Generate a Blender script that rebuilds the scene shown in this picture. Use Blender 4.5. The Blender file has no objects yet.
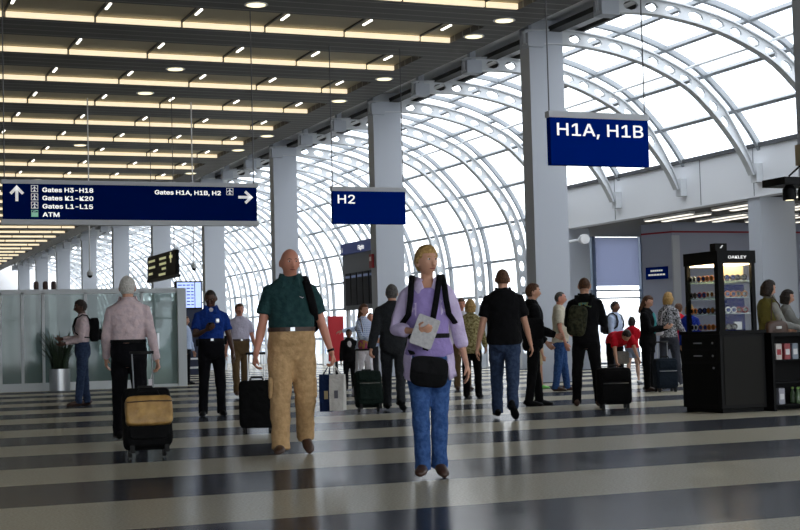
import bpy, bmesh, math, random
from mathutils import Vector, Matrix
random.seed(7)
S = bpy.context.scene
COL = S.collection
PI = math.pi
def srgb(r, g, b):
    f = lambda c: (c/255/12.92) if c/255 <= .04045 else ((c/255+.055)/1.055)**2.4
    return (f(r), f(g), f(b), 1)

# ------------------------------------------------------------------ camera
F_PX, YAW, PITCH, ROLL = 1442.0, 0.385663, 0.0524682, -0.0259851
fw = Vector((math.sin(YAW)*math.cos(PITCH), math.cos(YAW)*math.cos(PITCH), math.sin(PITCH)))
rt = Vector((math.cos(YAW), -math.sin(YAW), 0)); up = rt.cross(fw)
c_, s_ = math.cos(ROLL), math.sin(ROLL)
rt, up = rt*c_+up*s_, -rt*s_+up*c_
cam = bpy.data.cameras.new('camera'); camo = bpy.data.objects.new('camera', cam); COL.objects.link(camo)
M = Matrix.Identity(4)
for i, v in enumerate((rt, up, -fw)):
    for j in range(3): M[j][i] = v[j]
M.translation = (0, 0, 1.0)
camo.matrix_world = M
cam.sensor_width = 36; cam.lens = 36*F_PX/800; cam.clip_end = 600
S.camera = camo
# ------------------------------------------------------------------ sky, exposure
W = bpy.data.worlds.new('sky'); S.world = W; W.use_nodes = True
wn, wl = W.node_tree.nodes, W.node_tree.links
bg = wn['Background']
tc = wn.new('ShaderNodeTexCoord'); nz = wn.new('ShaderNodeTexNoise'); cr = wn.new('ShaderNodeValToRGB')
nz.inputs['Scale'].default_value = 3; nz.inputs['Detail'].default_value = 3
wl.new(tc.outputs['Generated'], nz.inputs['Vector']); wl.new(nz.outputs['Fac'], cr.inputs['Fac'])
cr.color_ramp.elements[0].color = (.80, .88, 1, 1); cr.color_ramp.elements[0].position = .35
cr.color_ramp.elements[1].color = (1, 1, 1, 1); cr.color_ramp.elements[1].position = .62
wl.new(cr.outputs['Color'], bg.inputs['Color'])
bg.inputs['Strength'].default_value = 3.1
S.view_settings.view_transform = 'Standard'; S.view_settings.look = 'None'
S.view_settings.exposure = .3; S.view_settings.gamma = 1; S.view_settings.use_curve_mapping = False

# ------------------------------------------------------------------ materials
MATS = {}
def mat(name, col, rough=.6, metal=0, spec=.5, emit=None, es=0, noise=None, bump=None, coat=0):
    if name in MATS: return MATS[name]
    m = bpy.data.materials.new(name); m.use_nodes = True
    n, l = m.node_tree.nodes, m.node_tree.links
    b = n['Principled BSDF']
    if len(col) == 3: col = srgb(*col)
    b.inputs['Base Color'].default_value = col
    b.inputs['Roughness'].default_value = rough; b.inputs['Metallic'].default_value = metal
    b.inputs['Specular IOR Level'].default_value = spec; b.inputs['Coat Weight'].default_value = coat
    if emit:
        b.inputs['Emission Color'].default_value = srgb(*emit) if len(emit) == 3 else emit
        b.inputs['Emission Strength'].default_value = es
    t = None
    if noise:   # (scale, amount, second colour)
        t = n.new('ShaderNodeTexCoord'); x = n.new('ShaderNodeTexNoise'); r = n.new('ShaderNodeValToRGB')
        x.inputs['Scale'].default_value = noise[0]; x.inputs['Detail'].default_value = 4
        l.new(t.outputs['Object'], x.inputs['Vector']); l.new(x.outputs['Fac'], r.inputs['Fac'])
        r.color_ramp.elements[0].color = col; r.color_ramp.elements[0].position = .5-noise[1]
        r.color_ramp.elements[1].color = srgb(*noise[2]); r.color_ramp.elements[1].position = .5+noise[1]
        l.new(r.outputs['Color'], b.inputs['Base Color'])
    if bump:
        t = t or n.new('ShaderNodeTexCoord'); x = n.new('ShaderNodeTexNoise'); u = n.new('ShaderNodeBump')
        x.inputs['Scale'].default_value = bump[0]; x.inputs['Detail'].default_value = 3
        l.new(t.outputs['Object'], x.inputs['Vector']); l.new(x.outputs['Fac'], u.inputs['Height'])
        u.inputs['Strength'].default_value = bump[1]; u.inputs['Distance'].default_value = .03
        l.new(u.outputs['Normal'], b.inputs['Normal'])
    MATS[name] = m
    return m
def cloth(name, col, col2=None, sc=40):
    return mat('cloth_'+name, col, .9, spec=.15, noise=(sc, .12, col2) if col2 else None, bump=(11, 1.0))
def check(name, c1, c2, scale):
    """Plaid cloth: crossed wave bands."""
    m = mat('cloth_'+name, c1, .9, spec=.15); n, l = m.node_tree.nodes, m.node_tree.links
    b = n['Principled BSDF']; t = n.new('ShaderNodeTexCoord'); prev = None
    for d in ('X', 'Z'):
        w = n.new('ShaderNodeTexWave'); w.bands_direction = d; w.inputs['Scale'].default_value = scale
        l.new(t.outputs['Object'], w.inputs['Vector'])
        if prev:
            a = n.new('ShaderNodeMath'); a.operation = 'MULTIPLY'; l.new(prev, a.inputs[0]); l.new(w.outputs['Fac'], a.inputs[1]); prev = a.outputs[0]
        else: prev = w.outputs['Fac']
    r = n.new('ShaderNodeMix'); r.data_type = 'RGBA'; l.new(prev, r.inputs['Factor'])
    r.inputs['A'].default_value = srgb(*c1); r.inputs['B'].default_value = srgb(*c2)
    l.new(r.outputs['Result'], b.inputs['Base Color'])
    return m
def floor_mat():
    m = bpy.data.materials.new('terrazzo_bands'); m.use_nodes = True
    n, l = m.node_tree.nodes, m.node_tree.links; b = n['Principled BSDF']
    t = n.new('ShaderNodeTexCoord'); sp = n.new('ShaderNodeSeparateXYZ'); l.new(t.outputs['Object'], sp.inputs[0])
    def mth(op, a, bb):
        q = n.new('ShaderNodeMath'); q.operation = op
        for i, v in enumerate((a, bb)):
            if v is None: continue
            if isinstance(v, (int, float)): q.inputs[i].default_value = v
            else: l.new(v, q.inputs[i])
        return q.outputs[0]
    y = mth('SUBTRACT', sp.outputs['Y'], 10.28)
    y = mth('DIVIDE', y, 3.05); y = mth('ADD', y, .25); y = mth('ADD', y, 40)
    fr = mth('FRACT', y, None); dark = mth('LESS_THAN', fr, .5)
    nz = n.new('ShaderNodeTexNoise'); nz.inputs['Scale'].default_value = 60; nz.inputs['Detail'].default_value = 4
    l.new(t.outputs['Object'], nz.inputs['Vector'])
    def two(a, bcol):
        r = n.new('ShaderNodeValToRGB'); r.color_ramp.elements[0].color = srgb(*a); r.color_ramp.elements[1].color = srgb(*bcol)
        r.color_ramp.elements[0].position = .35; r.color_ramp.elements[1].position = .65
        l.new(nz.outputs['Fac'], r.inputs['Fac']); return r.outputs['Color']
    mx = n.new('ShaderNodeMix'); mx.data_type = 'RGBA'
    l.new(dark, mx.inputs['Factor']); l.new(two((170, 163, 145), (193, 186, 166)), mx.inputs['A']); l.new(two((50, 53, 60), (68, 71, 78)), mx.inputs['B'])
    l.new(mx.outputs['Result'], b.inputs['Base Color'])
    b.inputs['Roughness'].default_value = .6; b.inputs['Specular IOR Level'].default_value = 0
    n2 = n.new('ShaderNodeTexNoise'); n2.inputs['Scale'].default_value = 2.2; n2.inputs['Detail'].default_value = 5
    l.new(t.outputs['Object'], n2.inputs['Vector'])
    mr = n.new('ShaderNodeMapRange'); l.new(n2.outputs['Fac'], mr.inputs['Value']); mr.inputs['To Min'].default_value = .12; mr.inputs['To Max'].default_value = .24
    gl = n.new('ShaderNodeBsdfGlossy'); l.new(mr.outputs['Result'], gl.inputs['Roughness'])
    lw = n.new('ShaderNodeLayerWeight'); lw.inputs['Blend'].default_value = .5
    m2 = n.new('ShaderNodeMapRange'); l.new(lw.outputs['Facing'], m2.inputs['Value'])
    m2.inputs['From Min'].default_value = .5; m2.inputs['From Max'].default_value = 1; m2.inputs['To Min'].default_value = .09; m2.inputs['To Max'].default_value = .24
    ms = n.new('ShaderNodeMixShader'); l.new(m2.outputs['Result'], ms.inputs['Fac']); l.new(b.outputs[0], ms.inputs[1]); l.new(gl.outputs[0], ms.inputs[2])
    l.new(ms.outputs[0], n['Material Output'].inputs['Surface'])
    return m
def glass_mat(name, tint, gloss=.06, diffuse=0, dcol=(200, 210, 205), rough=.02):
    m = bpy.data.materials.new(name); m.use_nodes = True
    n, l = m.node_tree.nodes, m.node_tree.links; n.remove(n['Principled BSDF'])
    out = n['Material Output']; tr = n.new('ShaderNodeBsdfTransparent'); tr.inputs['Color'].default_value = (*tint, 1)
    gl = n.new('ShaderNodeBsdfGlossy'); gl.inputs['Roughness'].default_value = rough
    mx = n.new('ShaderNodeMixShader'); mx.inputs['Fac'].default_value = gloss
    l.new(tr.outputs[0], mx.inputs[1]); l.new(gl.outputs[0], mx.inputs[2]); last = mx.outputs[0]
    if diffuse:
        d = n.new('ShaderNodeBsdfDiffuse'); d.inputs['Color'].default_value = srgb(*dcol)
        tl = n.new('ShaderNodeBsdfTranslucent'); tl.inputs['Color'].default_value = srgb(*dcol)
        m3 = n.new('ShaderNodeMixShader'); m3.inputs['Fac'].default_value = .4; l.new(d.outputs[0], m3.inputs[1]); l.new(tl.outputs[0], m3.inputs[2])
        m2 = n.new('ShaderNodeMixShader'); m2.inputs['Fac'].default_value = diffuse
        l.new(last, m2.inputs[1]); l.new(m3.outputs[0], m2.inputs[2]); last = m2.outputs[0]
    l.new(last, out.inputs['Surface'])
    return m
def slat_mat():
    m = mat('ceiling_slats', (92, 90, 88), .7); n, l = m.node_tree.nodes, m.node_tree.links; b = n['Principled BSDF']
    t = n.new('ShaderNodeTexCoord'); sp = n.new('ShaderNodeSeparateXYZ'); l.new(t.outputs['Object'], sp.inputs[0])
    a = n.new('ShaderNodeMath'); a.operation = 'MULTIPLY'; a.inputs[1].default_value = 1/.43; l.new(sp.outputs['Y'], a.inputs[0])
    f = n.new('ShaderNodeMath'); f.operation = 'FRACT'; l.new(a.outputs[0], f.inputs[0])
    g = n.new('ShaderNodeMath'); g.operation = 'LESS_THAN'; g.inputs[1].default_value = .12; l.new(f.outputs[0], g.inputs[0])
    mx = n.new('ShaderNodeMix'); mx.data_type = 'RGBA'; l.new(g.outputs[0], mx.inputs['Factor'])
    mx.inputs['A'].default_value = srgb(92, 90, 88); mx.inputs['B'].default_value = srgb(140, 138, 134)
    l.new(mx.outputs['Result'], b.inputs['Base Color']); return m
WHITE = mat('white_paint', (238, 239, 240), .45)
GREY = mat('grey_paint', (182, 187, 196), .55)
FASC = mat('fascia_grey', (230, 232, 236), .6)
DARK = mat('dark_metal', (34, 33, 32), .6)
BLACK = mat('black', (8, 8, 9), .6, spec=.15)
SATIN = mat('black_satin', (8, 8, 9), .5, spec=.15)
STEEL = mat('steel', (190, 192, 195), .28, 1)
NAVY = mat('sign_blue', (0, 34, 122), .7, spec=0)
LETTER = mat('sign_white', (228, 228, 228), .5, emit=(235, 235, 235), es=.30)
ALU = mat('sign_rail', (190, 192, 196), .5)
CREAM = mat('cream_reflector', (176, 166, 140), .7)
DIFF = mat('lamp_diffuser', (240, 226, 190), .6, emit=(255, 236, 200), es=.74)
TUBE = mat('lamp_white', (250, 250, 250), .6, emit=(255, 250, 240), es=2.2)
SPOT = mat('downlight_lens', (250, 240, 220), .6, emit=(255, 238, 190), es=1.4)
STRIP = mat('strip_light', (250, 250, 245), .6, emit=(255, 248, 232), es=1.0)
GLASS = glass_mat('skylight_glass', (.93, .96, .98), .05, .10, (225, 232, 238))
CLEAR = glass_mat('clear_glass', (.96, .97, .97), .01)
FROST = glass_mat('green_frosted_glass', (.50, .58, .56), .10, .55, (118, 138, 136), .05)
RUB = mat('rubber', (18, 18, 18), .8)

# ------------------------------------------------------------------ mesh helpers
def spl(tab, n):
    """Catmull-Rom through rows of numbers, n samples."""
    m = len(tab); out = []
    for i in range(n):
        t = i*(m-1)/(n-1); k = min(int(t), m-2); u = t-k
        p0, p1, p2, p3 = tab[max(k-1, 0)], tab[k], tab[k+1], tab[min(k+2, m-1)]
        out.append(tuple(.5*(2*b+(c-a)*u+(2*a-5*b+4*c-d)*u*u+(3*b-a-3*c+d)*u**3) for a, b, c, d in zip(p0, p1, p2, p3)))
    return out
class MB:
    def __init__(s): s.v = []; s.f = []
    def add(s, vs, fs):
        k = len(s.v); s.v += [Vector(p) for p in vs]; s.f += [tuple(i+k for i in f) for f in fs]; return s
    def box(s, c, d, R=None):
        x, y, z = (q/2 for q in d); c = Vector(c)
        vs = [Vector(p) for p in ((-x,-y,-z),(x,-y,-z),(x,y,-z),(-x,y,-z),(-x,-y,z),(x,-y,z),(x,y,z),(-x,y,z))]
        if R: vs = [R @ p for p in vs]
        return s.add([p+c for p in vs], [(3,2,1,0),(4,5,6,7),(0,1,5,4),(1,2,6,5),(2,3,7,6),(3,0,4,7)])
    def b2(s, x0, x1, y0, y1, z0, z1): return s.box(((x0+x1)/2, (y0+y1)/2, (z0+z1)/2), (x1-x0, y1-y0, z1-z0))
    def tube(s, pts, rad, n=12, ref=None, cap=True, sq=1.0):
        pts = [Vector(p) for p in pts]; m = len(pts)
        if not isinstance(rad, (list, tuple)): rad = [rad]*m
        rad = [(r, r) if isinstance(r, (int, float)) else r for r in rad]
        T = [(pts[min(i+1, m-1)]-pts[max(i-1, 0)]).normalized() for i in range(m)]
        a = Vector(ref) if ref else (Vector((1, 0, 0)) if abs(T[0].x) < .8 else Vector((0, 1, 0)))
        k = len(s.v)
        for p, t, r in zip(pts, T, rad):
            base = Vector(ref) if ref else a
            a = (base-t*base.dot(t)).normalized(); b = t.cross(a)
            for j in range(n):
                th = 2*PI*j/n; cx, sy = math.cos(th), math.sin(th)
                cx = math.copysign(abs(cx)**sq, cx); sy = math.copysign(abs(sy)**sq, sy)
                s.v.append(p+a*(r[0]*cx)+b*(r[1]*sy))
        for i in range(m-1):
            for j in range(n):
                j2 = (j+1) % n
                s.f.append((k+i*n+j, k+i*n+j2, k+(i+1)*n+j2, k+(i+1)*n+j))
        if cap:
            s.f.append(tuple(k+j for j in reversed(range(n)))); s.f.append(tuple(k+(m-1)*n+j for j in range(n)))
        return s
    def ell(s, c, r, R=None, nu=14, nv=9):
        c = Vector(c); vs = [Vector((0, 0, -1))]
        for i in range(1, nv):
            ph = -PI/2+PI*i/nv
            for j in range(nu):
                th = 2*PI*j/nu; vs.append(Vector((math.cos(ph)*math.cos(th), math.cos(ph)*math.sin(th), math.sin(ph))))
        vs.append(Vector((0, 0, 1))); fs = []
        for j in range(nu):
            j2 = (j+1) % nu
            fs.append((0, 1+j2, 1+j)); 
            for i in range(nv-2): fs.append((1+i*nu+j, 1+i*nu+j2, 1+(i+1)*nu+j2, 1+(i+1)*nu+j))
            fs.append((len(vs)-1, 1+(nv-2)*nu+j, 1+(nv-2)*nu+j2))
        vs = [Vector((p.x*r[0], p.y*r[1], p.z*r[2])) for p in vs]
        if R: vs = [R @ p for p in vs]
        return s.add([p+c for p in vs], fs)
    def lathe(s, prof, c=(0, 0, 0), n=24):
        c = Vector(c); k = len(s.v); m = len(prof)
        for r, z in prof:
            for j in range(n):
                th = 2*PI*j/n; s.v.append(c+Vector((r*math.cos(th), r*math.sin(th), z)))
        for i in range(m-1):
            for j in range(n):
                j2 = (j+1) % n; s.f.append((k+i*n+j, k+i*n+j2, k+(i+1)*n+j2, k+(i+1)*n+j))
        s.f.append(tuple(k+j for j in reversed(range(n)))); s.f.append(tuple(k+(m-1)*n+j for j in range(n)))
        return s
    def prism(s, poly, axis, a, b):
        """polygon in the two other axes, extruded along axis from a to b"""
        n = len(poly)
        def P(p, t): return {0: (t, p[0], p[1]), 1: (p[0], t, p[1]), 2: (p[0], p[1], t)}[axis]
        vs = [P(p, a) for p in poly]+[P(p, b) for p in poly]
        fs = [tuple(reversed(range(n))), tuple(range(n, 2*n))]+[(i, (i+1) % n, n+(i+1) % n, n+i) for i in range(n)]
        return s.add(vs, fs)
    def build(s, name, m, parent=None, off=None, smooth=False, bevel=0, kind=None):
        me = bpy.data.meshes.new(name)
        o3 = Vector(off) if off is not None else Vector((0, 0, 0))
        me.from_pydata([p-o3 for p in s.v], [], s.f); me.validate()
        bm = bmesh.new(); bm.from_mesh(me); bmesh.ops.recalc_face_normals(bm, faces=bm.faces); bm.to_mesh(me); bm.free()
        me.materials.append(m)
        if smooth: me.shade_smooth()
        o = bpy.data.objects.new(name, me); COL.objects.link(o)
        if parent: o.parent = parent
        elif off is not None: o.location = o3
        if kind: o['kind'] = kind
        if bevel:
            b = o.modifiers.new('Bevel', 'BEVEL'); b.width = bevel; b.segments = 3; b.limit_method = 'ANGLE'
            BAKE.append(o)
        return o
BAKE = []
def tag(o, label, cat, group=None, kind=None):
    o['label'] = label; o['category'] = cat
    if group: o['group'] = group
    if kind: o['kind'] = kind
    return o
def empty(name, loc, label=None, cat=None, group=None, rz=0):
    o = bpy.data.objects.new(name, None); o.empty_display_size = .1; COL.objects.link(o); o.location = loc; o.rotation_euler = (0, 0, rz)
    if label: tag(o, label, cat, group)
    return o
try: FONT = bpy.data.fonts.load(bpy.utils.system_resource('DATAFILES')+'/fonts/Inter.woff2')
except Exception: FONT = None
def text(name, body, size, m, parent, loc, R, bold=.03, width=None):
    """lettering as a mesh; size = cap height in metres, width = length of the line"""
    cu = bpy.data.curves.new(name, 'FONT'); cu.body = body; cu.font = FONT or cu.font; cu.size = size/.73; cu.extrude = .002; cu.resolution_u = 3
    o = bpy.data.objects.new(name, cu); COL.objects.link(o)
    dg = bpy.context.evaluated_depsgraph_get(); me = bpy.data.meshes.new_from_object(o.evaluated_get(dg))
    bpy.data.objects.remove(o)
    xs = [v.co.x for v in me.vertices]; k = (width/(max(xs)-min(xs))) if width else 1
    for v in me.vertices: v.co.x = (v.co.x-min(xs))*k
    b = MB(); R = R.to_4x4(); t = bold*size                     # strokes thickened to a bold weight
    for dx, dy in ((t, t), (t, -t), (-t, t), (-t, -t), (t, 0), (-t, 0), (0, 0)):
        b.add([Vector(loc)+(R @ Vector((v.co.x+dx, v.co.y+dy, v.co.z+dx*.002))) for v in me.vertices], [tuple(p.vertices) for p in me.polygons])
    return b.build(name, m, parent)
RX90 = Matrix.Rotation(PI/2, 3, 'X')

# ================================================================== SETTING
ZC = 7.8; XE = 14.45
MB().b2(-10, 44, -10, 126, -.3, 0).build('floor', floor_mat(), kind='structure')
# ceiling: dark slatted panels with lit coves between them
ROW0, DY, DX, X0 = 28.21, 3.463, 1.84, 5.43
NR0, NR1 = -3, 27
cb = MB()
ys = [-10]
for r in range(NR0, NR1+1): ys += [ROW0+DY*r-.1, ROW0+DY*r+1.75]
ys += [126]
for i in range(0, len(ys), 2): cb.b2(-10, XE, ys[i], ys[i+1], ZC, ZC+.14)
for i in range(1, len(ys)-1, 2): cb.b2(13.55, XE, ys[i], ys[i+1], ZC, ZC+.14)
cb.build('ceiling', slat_mat(), kind='structure')
MB().b2(-10, XE, -10, 126, ZC+.32, ZC+.5).build('ceiling_slab', mat('slab', (150, 146, 138), .8), kind='structure')
ORD = ['nearest', 'second', 'third', 'fourth', 'fifth', 'sixth', 'seventh', 'eighth', 'ninth', 'tenth', 'eleventh', 'twelfth', 'thirteenth', 'fourteenth', 'fifteenth', 'sixteenth', 'seventeenth', 'eighteenth', 'nineteenth', 'twentieth', 'twenty-first', 'twenty-second', 'twenty-third', 'twenty-fourth', 'twenty-fifth', 'twenty-sixth', 'twenty-seventh', 'twenty-eighth', 'twenty-ninth', 'thirtieth', 'thirty-first']
for r in range(NR0, NR1+1):
    y = ROW0+DY*r; k = r-NR0
    g = empty('ceiling_light', (2, y, ZC), ('nearest cream lit ceiling cove' if k == 0 else ORD[k]+' cream lit ceiling cove counting back from the nearest')+' across the dark ceiling', 'ceiling light', 'lit coves across the dark ceiling')
    o3 = (2, y, ZC)
    MB().b2(-10, 13.55, y-.1, y+1.75, ZC+.14, ZC+.17).build('reflector', CREAM, g, o3)
    xs = [X0+DX*c for c in range(-3 if r <= 10 else 3, 5)]
    xs = [-10]+xs+[13.55]
    for a, b in zip(xs[:-1], xs[1:]):
        MB().b2(a+.03, b-.03, y+1.68, y+1.75, ZC+.005, ZC+.115).build('diffuser', DIFF, g, o3)
    if r <= 14:
        for x in xs[1:-1]:
            MB().b2(x-.02, x+.02, y+.1, y+1.70, ZC+.10, ZC+.14).build('divider', DARK, g, o3)
            MB().b2(x-.024, x+.024, y+.0, y+.5, ZC-.012, ZC+.016).build('lamp', TUBE, g, o3)
# columns
for k in range(-1, 10):
    y = 28.45+9.75*k
    b = MB().b2(14.8, 15.65, y, y+.45, 0, ZC+.9)
    b.build('column', GREY, off=(15.2, y+.2, 0), kind='structure')
# vault profile
INNER = [(14.7, 7.55), (15.8, 7.60), (16.78, 7.50), (17.7, 7.29), (18.4, 7.02), (18.95, 6.74), (19.35, 6.42), (19.79, 5.98), (20.28, 5.36), (20.63, 4.75), (20.83, 4.1), (20.93, 3.4), (20.97, 2.6), (20.98, 1.3), (20.98, 0)]
def resample(tab, step):
    d = spl(tab, 400); out = [Vector(d[0])]; acc = 0
    for a, b in zip(d[:-1], d[1:]):
        acc += (Vector(b)-Vector(a)).length
        if acc >= step: out.append(Vector(b)); acc = 0
    return out
IN = resample(INNER, .105)
def nrm(L, i):
    t = (L[min(i+1, len(L)-1)]-L[max(i-1, 0)]).normalized(); return Vector((-t.y, t.x))
NORM = [nrm(IN, i) for i in range(len(IN))]
FOOT = next(i for i, p in enumerate(IN) if p.y < 4.78)
def arch_mesh(last, short):
    b = MB(); th = .035
    def dep(i):
        if short and i > last-14: return .27*max(.25, (last-i)/14*.75+.25)
        return .28
    def P(s, n, y):
        i = min(int(s), last-1); u = s-i
        p = IN[i].lerp(IN[i+1], u); q = NORM[i].lerp(NORM[i+1], u); p = p+q*(n*(dep(i)*(1-u)+dep(i+1)*u))
        return (p.x, y, p.y)
    cell = 4; i = 0
    while i < last:
        e = min(i+cell, last); hole = (e-i == cell) and not (short and i > last-12) and i > 1
        c = (i+e)/2
        sq = [(i, 0), (c, 0), (e, 0), (e, .5), (e, 1), (c, 1), (i, 1), (i, .5)]
        if hole:
            ci = [(c+.34*cell*math.cos(a), .5+.36*math.sin(a)) for a in [PI*1.25+PI/4*j for j in range(8)]]
            vs = []
            for y in (-th, th): vs += [P(s, n, y) for s, n in sq]+[P(s, n, y) for s, n in ci]
            fs = []
            for j in range(8):
                j2 = (j+1) % 8
                fs += [(j, j2, 8+j2, 8+j), (16+j2, 16+j, 24+j, 24+j2), (8+j, 8+j2, 24+j2, 24+j)]
            b.add(vs, fs)
        else:
            vs = [P(s, n, -th) for s, n in sq]+[P(s, n, th) for s, n in sq]
            b.add(vs, [tuple(range(8)), tuple(15-j for j in range(8))])
        i = e
    for n0, n1 in ((-.10, .0), (1.0, 1.12)):
        for i in range(0, last, 2):
            e = min(i+2, last); vs = []
            for s in (i, e):
                for n, y in ((n0, -.1), (n0, .1), (n1, .1), (n1, -.1)): vs.append(P(s, n, y))
            b.add(vs, [(0, 1, 5, 4), (1, 2, 6, 5), (2, 3, 7, 6), (3, 0, 4, 7)])
    vs = [P(last, n, y) for n, y in ((-.1, -.1), (-.1, .1), (1.12, .1), (1.12, -.1))]; b.add(vs, [(0, 1, 2, 3)])
    if short: b.b2(20.72, 20.9, -.12, .12, 4.55, 5.0)
    return b
Y_ARCH = [-10.5+3.25*k for k in range(41)]
short0 = full0 = None
ARCHW = mat('arch_paint', (204, 207, 210), .5)
for y in Y_ARCH:
    short = y < 40
    src = short0 if short else full0
    if src is None:
        o = arch_mesh(FOOT if short else len(IN)-1, short).build('roof_arch', ARCHW, kind='structure')
        MB().b2(14.72, 15.12, -.17, .17, 7.48, 7.79).b2(14.85, 15.0, -.08, .08, 7.79, 8.12).build('end_box', GREY, o)
        if short: short0 = o
        else: full0 = o
    else:
        o = src.copy(); COL.objects.link(o)
        e = src.children[0].copy(); COL.objects.link(e); e.parent = o
    o.location = (0, y, 0)
# glazing between the arches: one window per bay
OUT = [IN[i]+NORM[i]*.58 for i in range(len(IN))]
OUT = [p for p in OUT if p.x > 16.1]
def glaz(last, y0, y1):
    p = MB(); L = OUT[:last:3]+[OUT[last]]
    vs = []; 
    for q in L: vs += [(q.x, y0, q.y), (q.x, y1, q.y)]
    p.add(vs, [(2*i, 2*i+1, 2*i+3, 2*i+2) for i in range(len(L)-1)])
    m = MB()
    def bar(i, w):
        q = OUT[i]; t = (OUT[min(i+1, last)]-OUT[max(i-1, 0)]).normalized(); n = Vector((-t.y, t.x)); vs = []
        for y in (y0, y1):
            for a, bb in ((-w, -.07), (w, -.07), (w, .03), (-w, .03)):
                z = q+t*a+n*bb; vs.append((z.x, y, z.y))
        m.add(vs, [(0, 1, 2, 3), (7, 6, 5, 4), (0, 4, 5, 1), (1, 5, 6, 2), (2, 6, 7, 3), (3, 7, 4, 0)])
    s = 0; prev = OUT[last]; 
    for i in range(last, -1, -1):
        s += (OUT[i]-prev).length; prev = OUT[i]
        if i == last or s >= 1.14: bar(i, .045); s = 0
    for yy in (y0, y1-.05):
        for i in range(0, last, 2):
            e = min(i+2, last); vs = []
            for k in (i, e):
                t = (OUT[min(k+1, last)]-OUT[max(k-1, 0)]).normalized(); n = Vector((-t.y, t.x))
                for bb, y in ((-.08, yy), (-.08, yy+.07), (.04, yy+.07), (.04, yy)):
                    z = OUT[k]+n*bb; vs.append((z.x, y, z.y))
            m.add(vs, [(0, 1, 5, 4), (1, 2, 6, 5), (2, 3, 7, 6), (3, 0, 4, 7)])
    return p, m
LASTF = next(i for i, p in enumerate(OUT) if p.y < 5.45)
MUL = mat('mullion_grey', (150, 155, 160), .5)
proto = {}
for k, y in enumerate(Y_ARCH[:-1]):
    short = y < 38.2
    if short not in proto:
        p, m = glaz(LASTF if short else len(OUT)-1, 0, 3.25)
        w = p.build('window_%d' % (k+1), GLASS, kind='structure'); f = m.build('window_frame', MUL, w)
        proto[short] = (w, f)
    else:
        w = proto[short][0].copy(); COL.objects.link(w); w.name = 'window_%d' % (k+1)
        f = proto[short][1].copy(); COL.objects.link(f); f.parent = w
    w.location = (0, y, 0)
# gutter beams running along the head of the vault
MB().b2(14.46, 16.2, -10, 124, 8.12, 8.2).build('roof_strip', WHITE, kind='structure')
MB().b2(15.3, 15.6, -10, 120, 7.86, 7.97).build('gutter_beam', DARK, kind='structure')
MB().b2(15.62, 16.1, -10, 120, 7.98, 8.02).build('gutter_beam', FASC, kind='structure')
MB().b2(16.12, 16.22, -10, 120, 7.9, 8.02).build('gutter_beam', DARK, kind='structure')
MB().tube([(19.02, -10, 7.22), (19.02, 120, 7.22)], .035, 8).build('vault_tube', WHITE, kind='structure')
# fascia above the side hall
fz = MB().b2(20.9, 21.25, -10, 38.6, 4.22, 5.45)
fz.build('wall_fascia', FASC, kind='structure')
MB().b2(20.84, 20.98, -10, 38.6, 5.40, 5.5).build('trim_1', mat('gutter_dark', (70, 72, 76), .5), kind='structure')
for y in (28.75, 35.25, 22.25, 31.0):
    MB().b2(20.893, 20.9, y-.012, y+.012, 4.25, 5.4).build('trim_2', mat('joint', (110, 114, 120), .6), kind='structure')
MB().b2(20.95, 21.7, 38.2, 38.7, 0, 4.4).build('column', GREY, kind='structure')
MB().b2(20.95, 21.95, 28.6, 29.1, 0, 4.22).build('column', GREY, kind='structure')
# side hall
MB().b2(21.25, 42, -10, 41.5, 4.25, 4.45).build('ceiling_side_hall', mat('side_ceiling', (112, 110, 108), .8), kind='structure')
blk = [(22.75, 36.92), (23.14, 35.85), (42, 35.85), (42, 39.5), (24.7, 39.8)]
MB().prism(blk, 2, 0, 4.25).build('wall_side_hall', mat('wall_bluegrey', (166, 171, 190), .7), kind='structure')
d = Vector((22.75-23.14, 36.92-35.85, 0)).normalized(); nn = Vector((-d.y, d.x, 0))
RED = mat('red_stripe', (150, 36, 46), .6)
st = MB().b2(23.14, 42, 35.835, 35.85, 3.94, 3.99)
q0 = Vector((23.14, 35.85, 0)); q1 = Vector((22.75, 36.92, 0)); nn = Vector((-(q1-q0).y, (q1-q0).x, 0)).normalized()
if nn.x > 0: nn = -nn
st.prism([tuple(p)[:2] for p in (q0, q1, q1+nn*.015, q0+nn*.015)], 2, 3.94, 3.99)
st.build('trim_3', RED, kind='structure')
MB().b2(23.1, 23.34, 35.79, 35.85, 0, 3.86).build('trim_4', mat('pilaster', (196, 200, 208), .6), kind='structure')
MB().b2(42, 42.3, -10, 41.5, 0, 4.4).build('wall_right', GREY, kind='structure')
# far window of the side hall with vertical blinds
g = MB().b2(21.7, 25.75, 41.5, 41.53, 0, 4.25).build('window_40', CLEAR, kind='structure')
fr = MB()
for x in (21.7, 23.6, 25.45): fr.b2(x, x+.14, 41.38, 41.55, 0, 4.25)
for z in (.05, 2.2, 2.45): fr.b2(21.7, 25.75, 41.4, 41.54, z, z+.05)
fr.build('window_frame', mat('frame_blue', (130, 142, 160), .5), g)
vb = MB(); R = Matrix.Rotation(-.25, 3, 'Z')
for i in range(13): vb.add([Vector((23.76+i*.125, 41.3, 0))+R @ Vector(q) for q in ((-.059, 0, 2.62), (.059, 0, 2.62), (.059, 0, 4.22), (-.059, 0, 4.22))], [(0, 1, 2, 3)])
vb.build('window_blind', glass_mat('blind', (.2, .2, .25), 0, .95, (142, 150, 180)), g)
MB().b2(25.75, 42, 41.5, 41.7, 0, 4.4).build('wall_far_side', GREY, kind='structure')
MB().b2(21.3, 22.0, 38.7, 41.5, 0, 4.4).build('wall_pier', GREY, kind='structure')
k = 0
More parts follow.
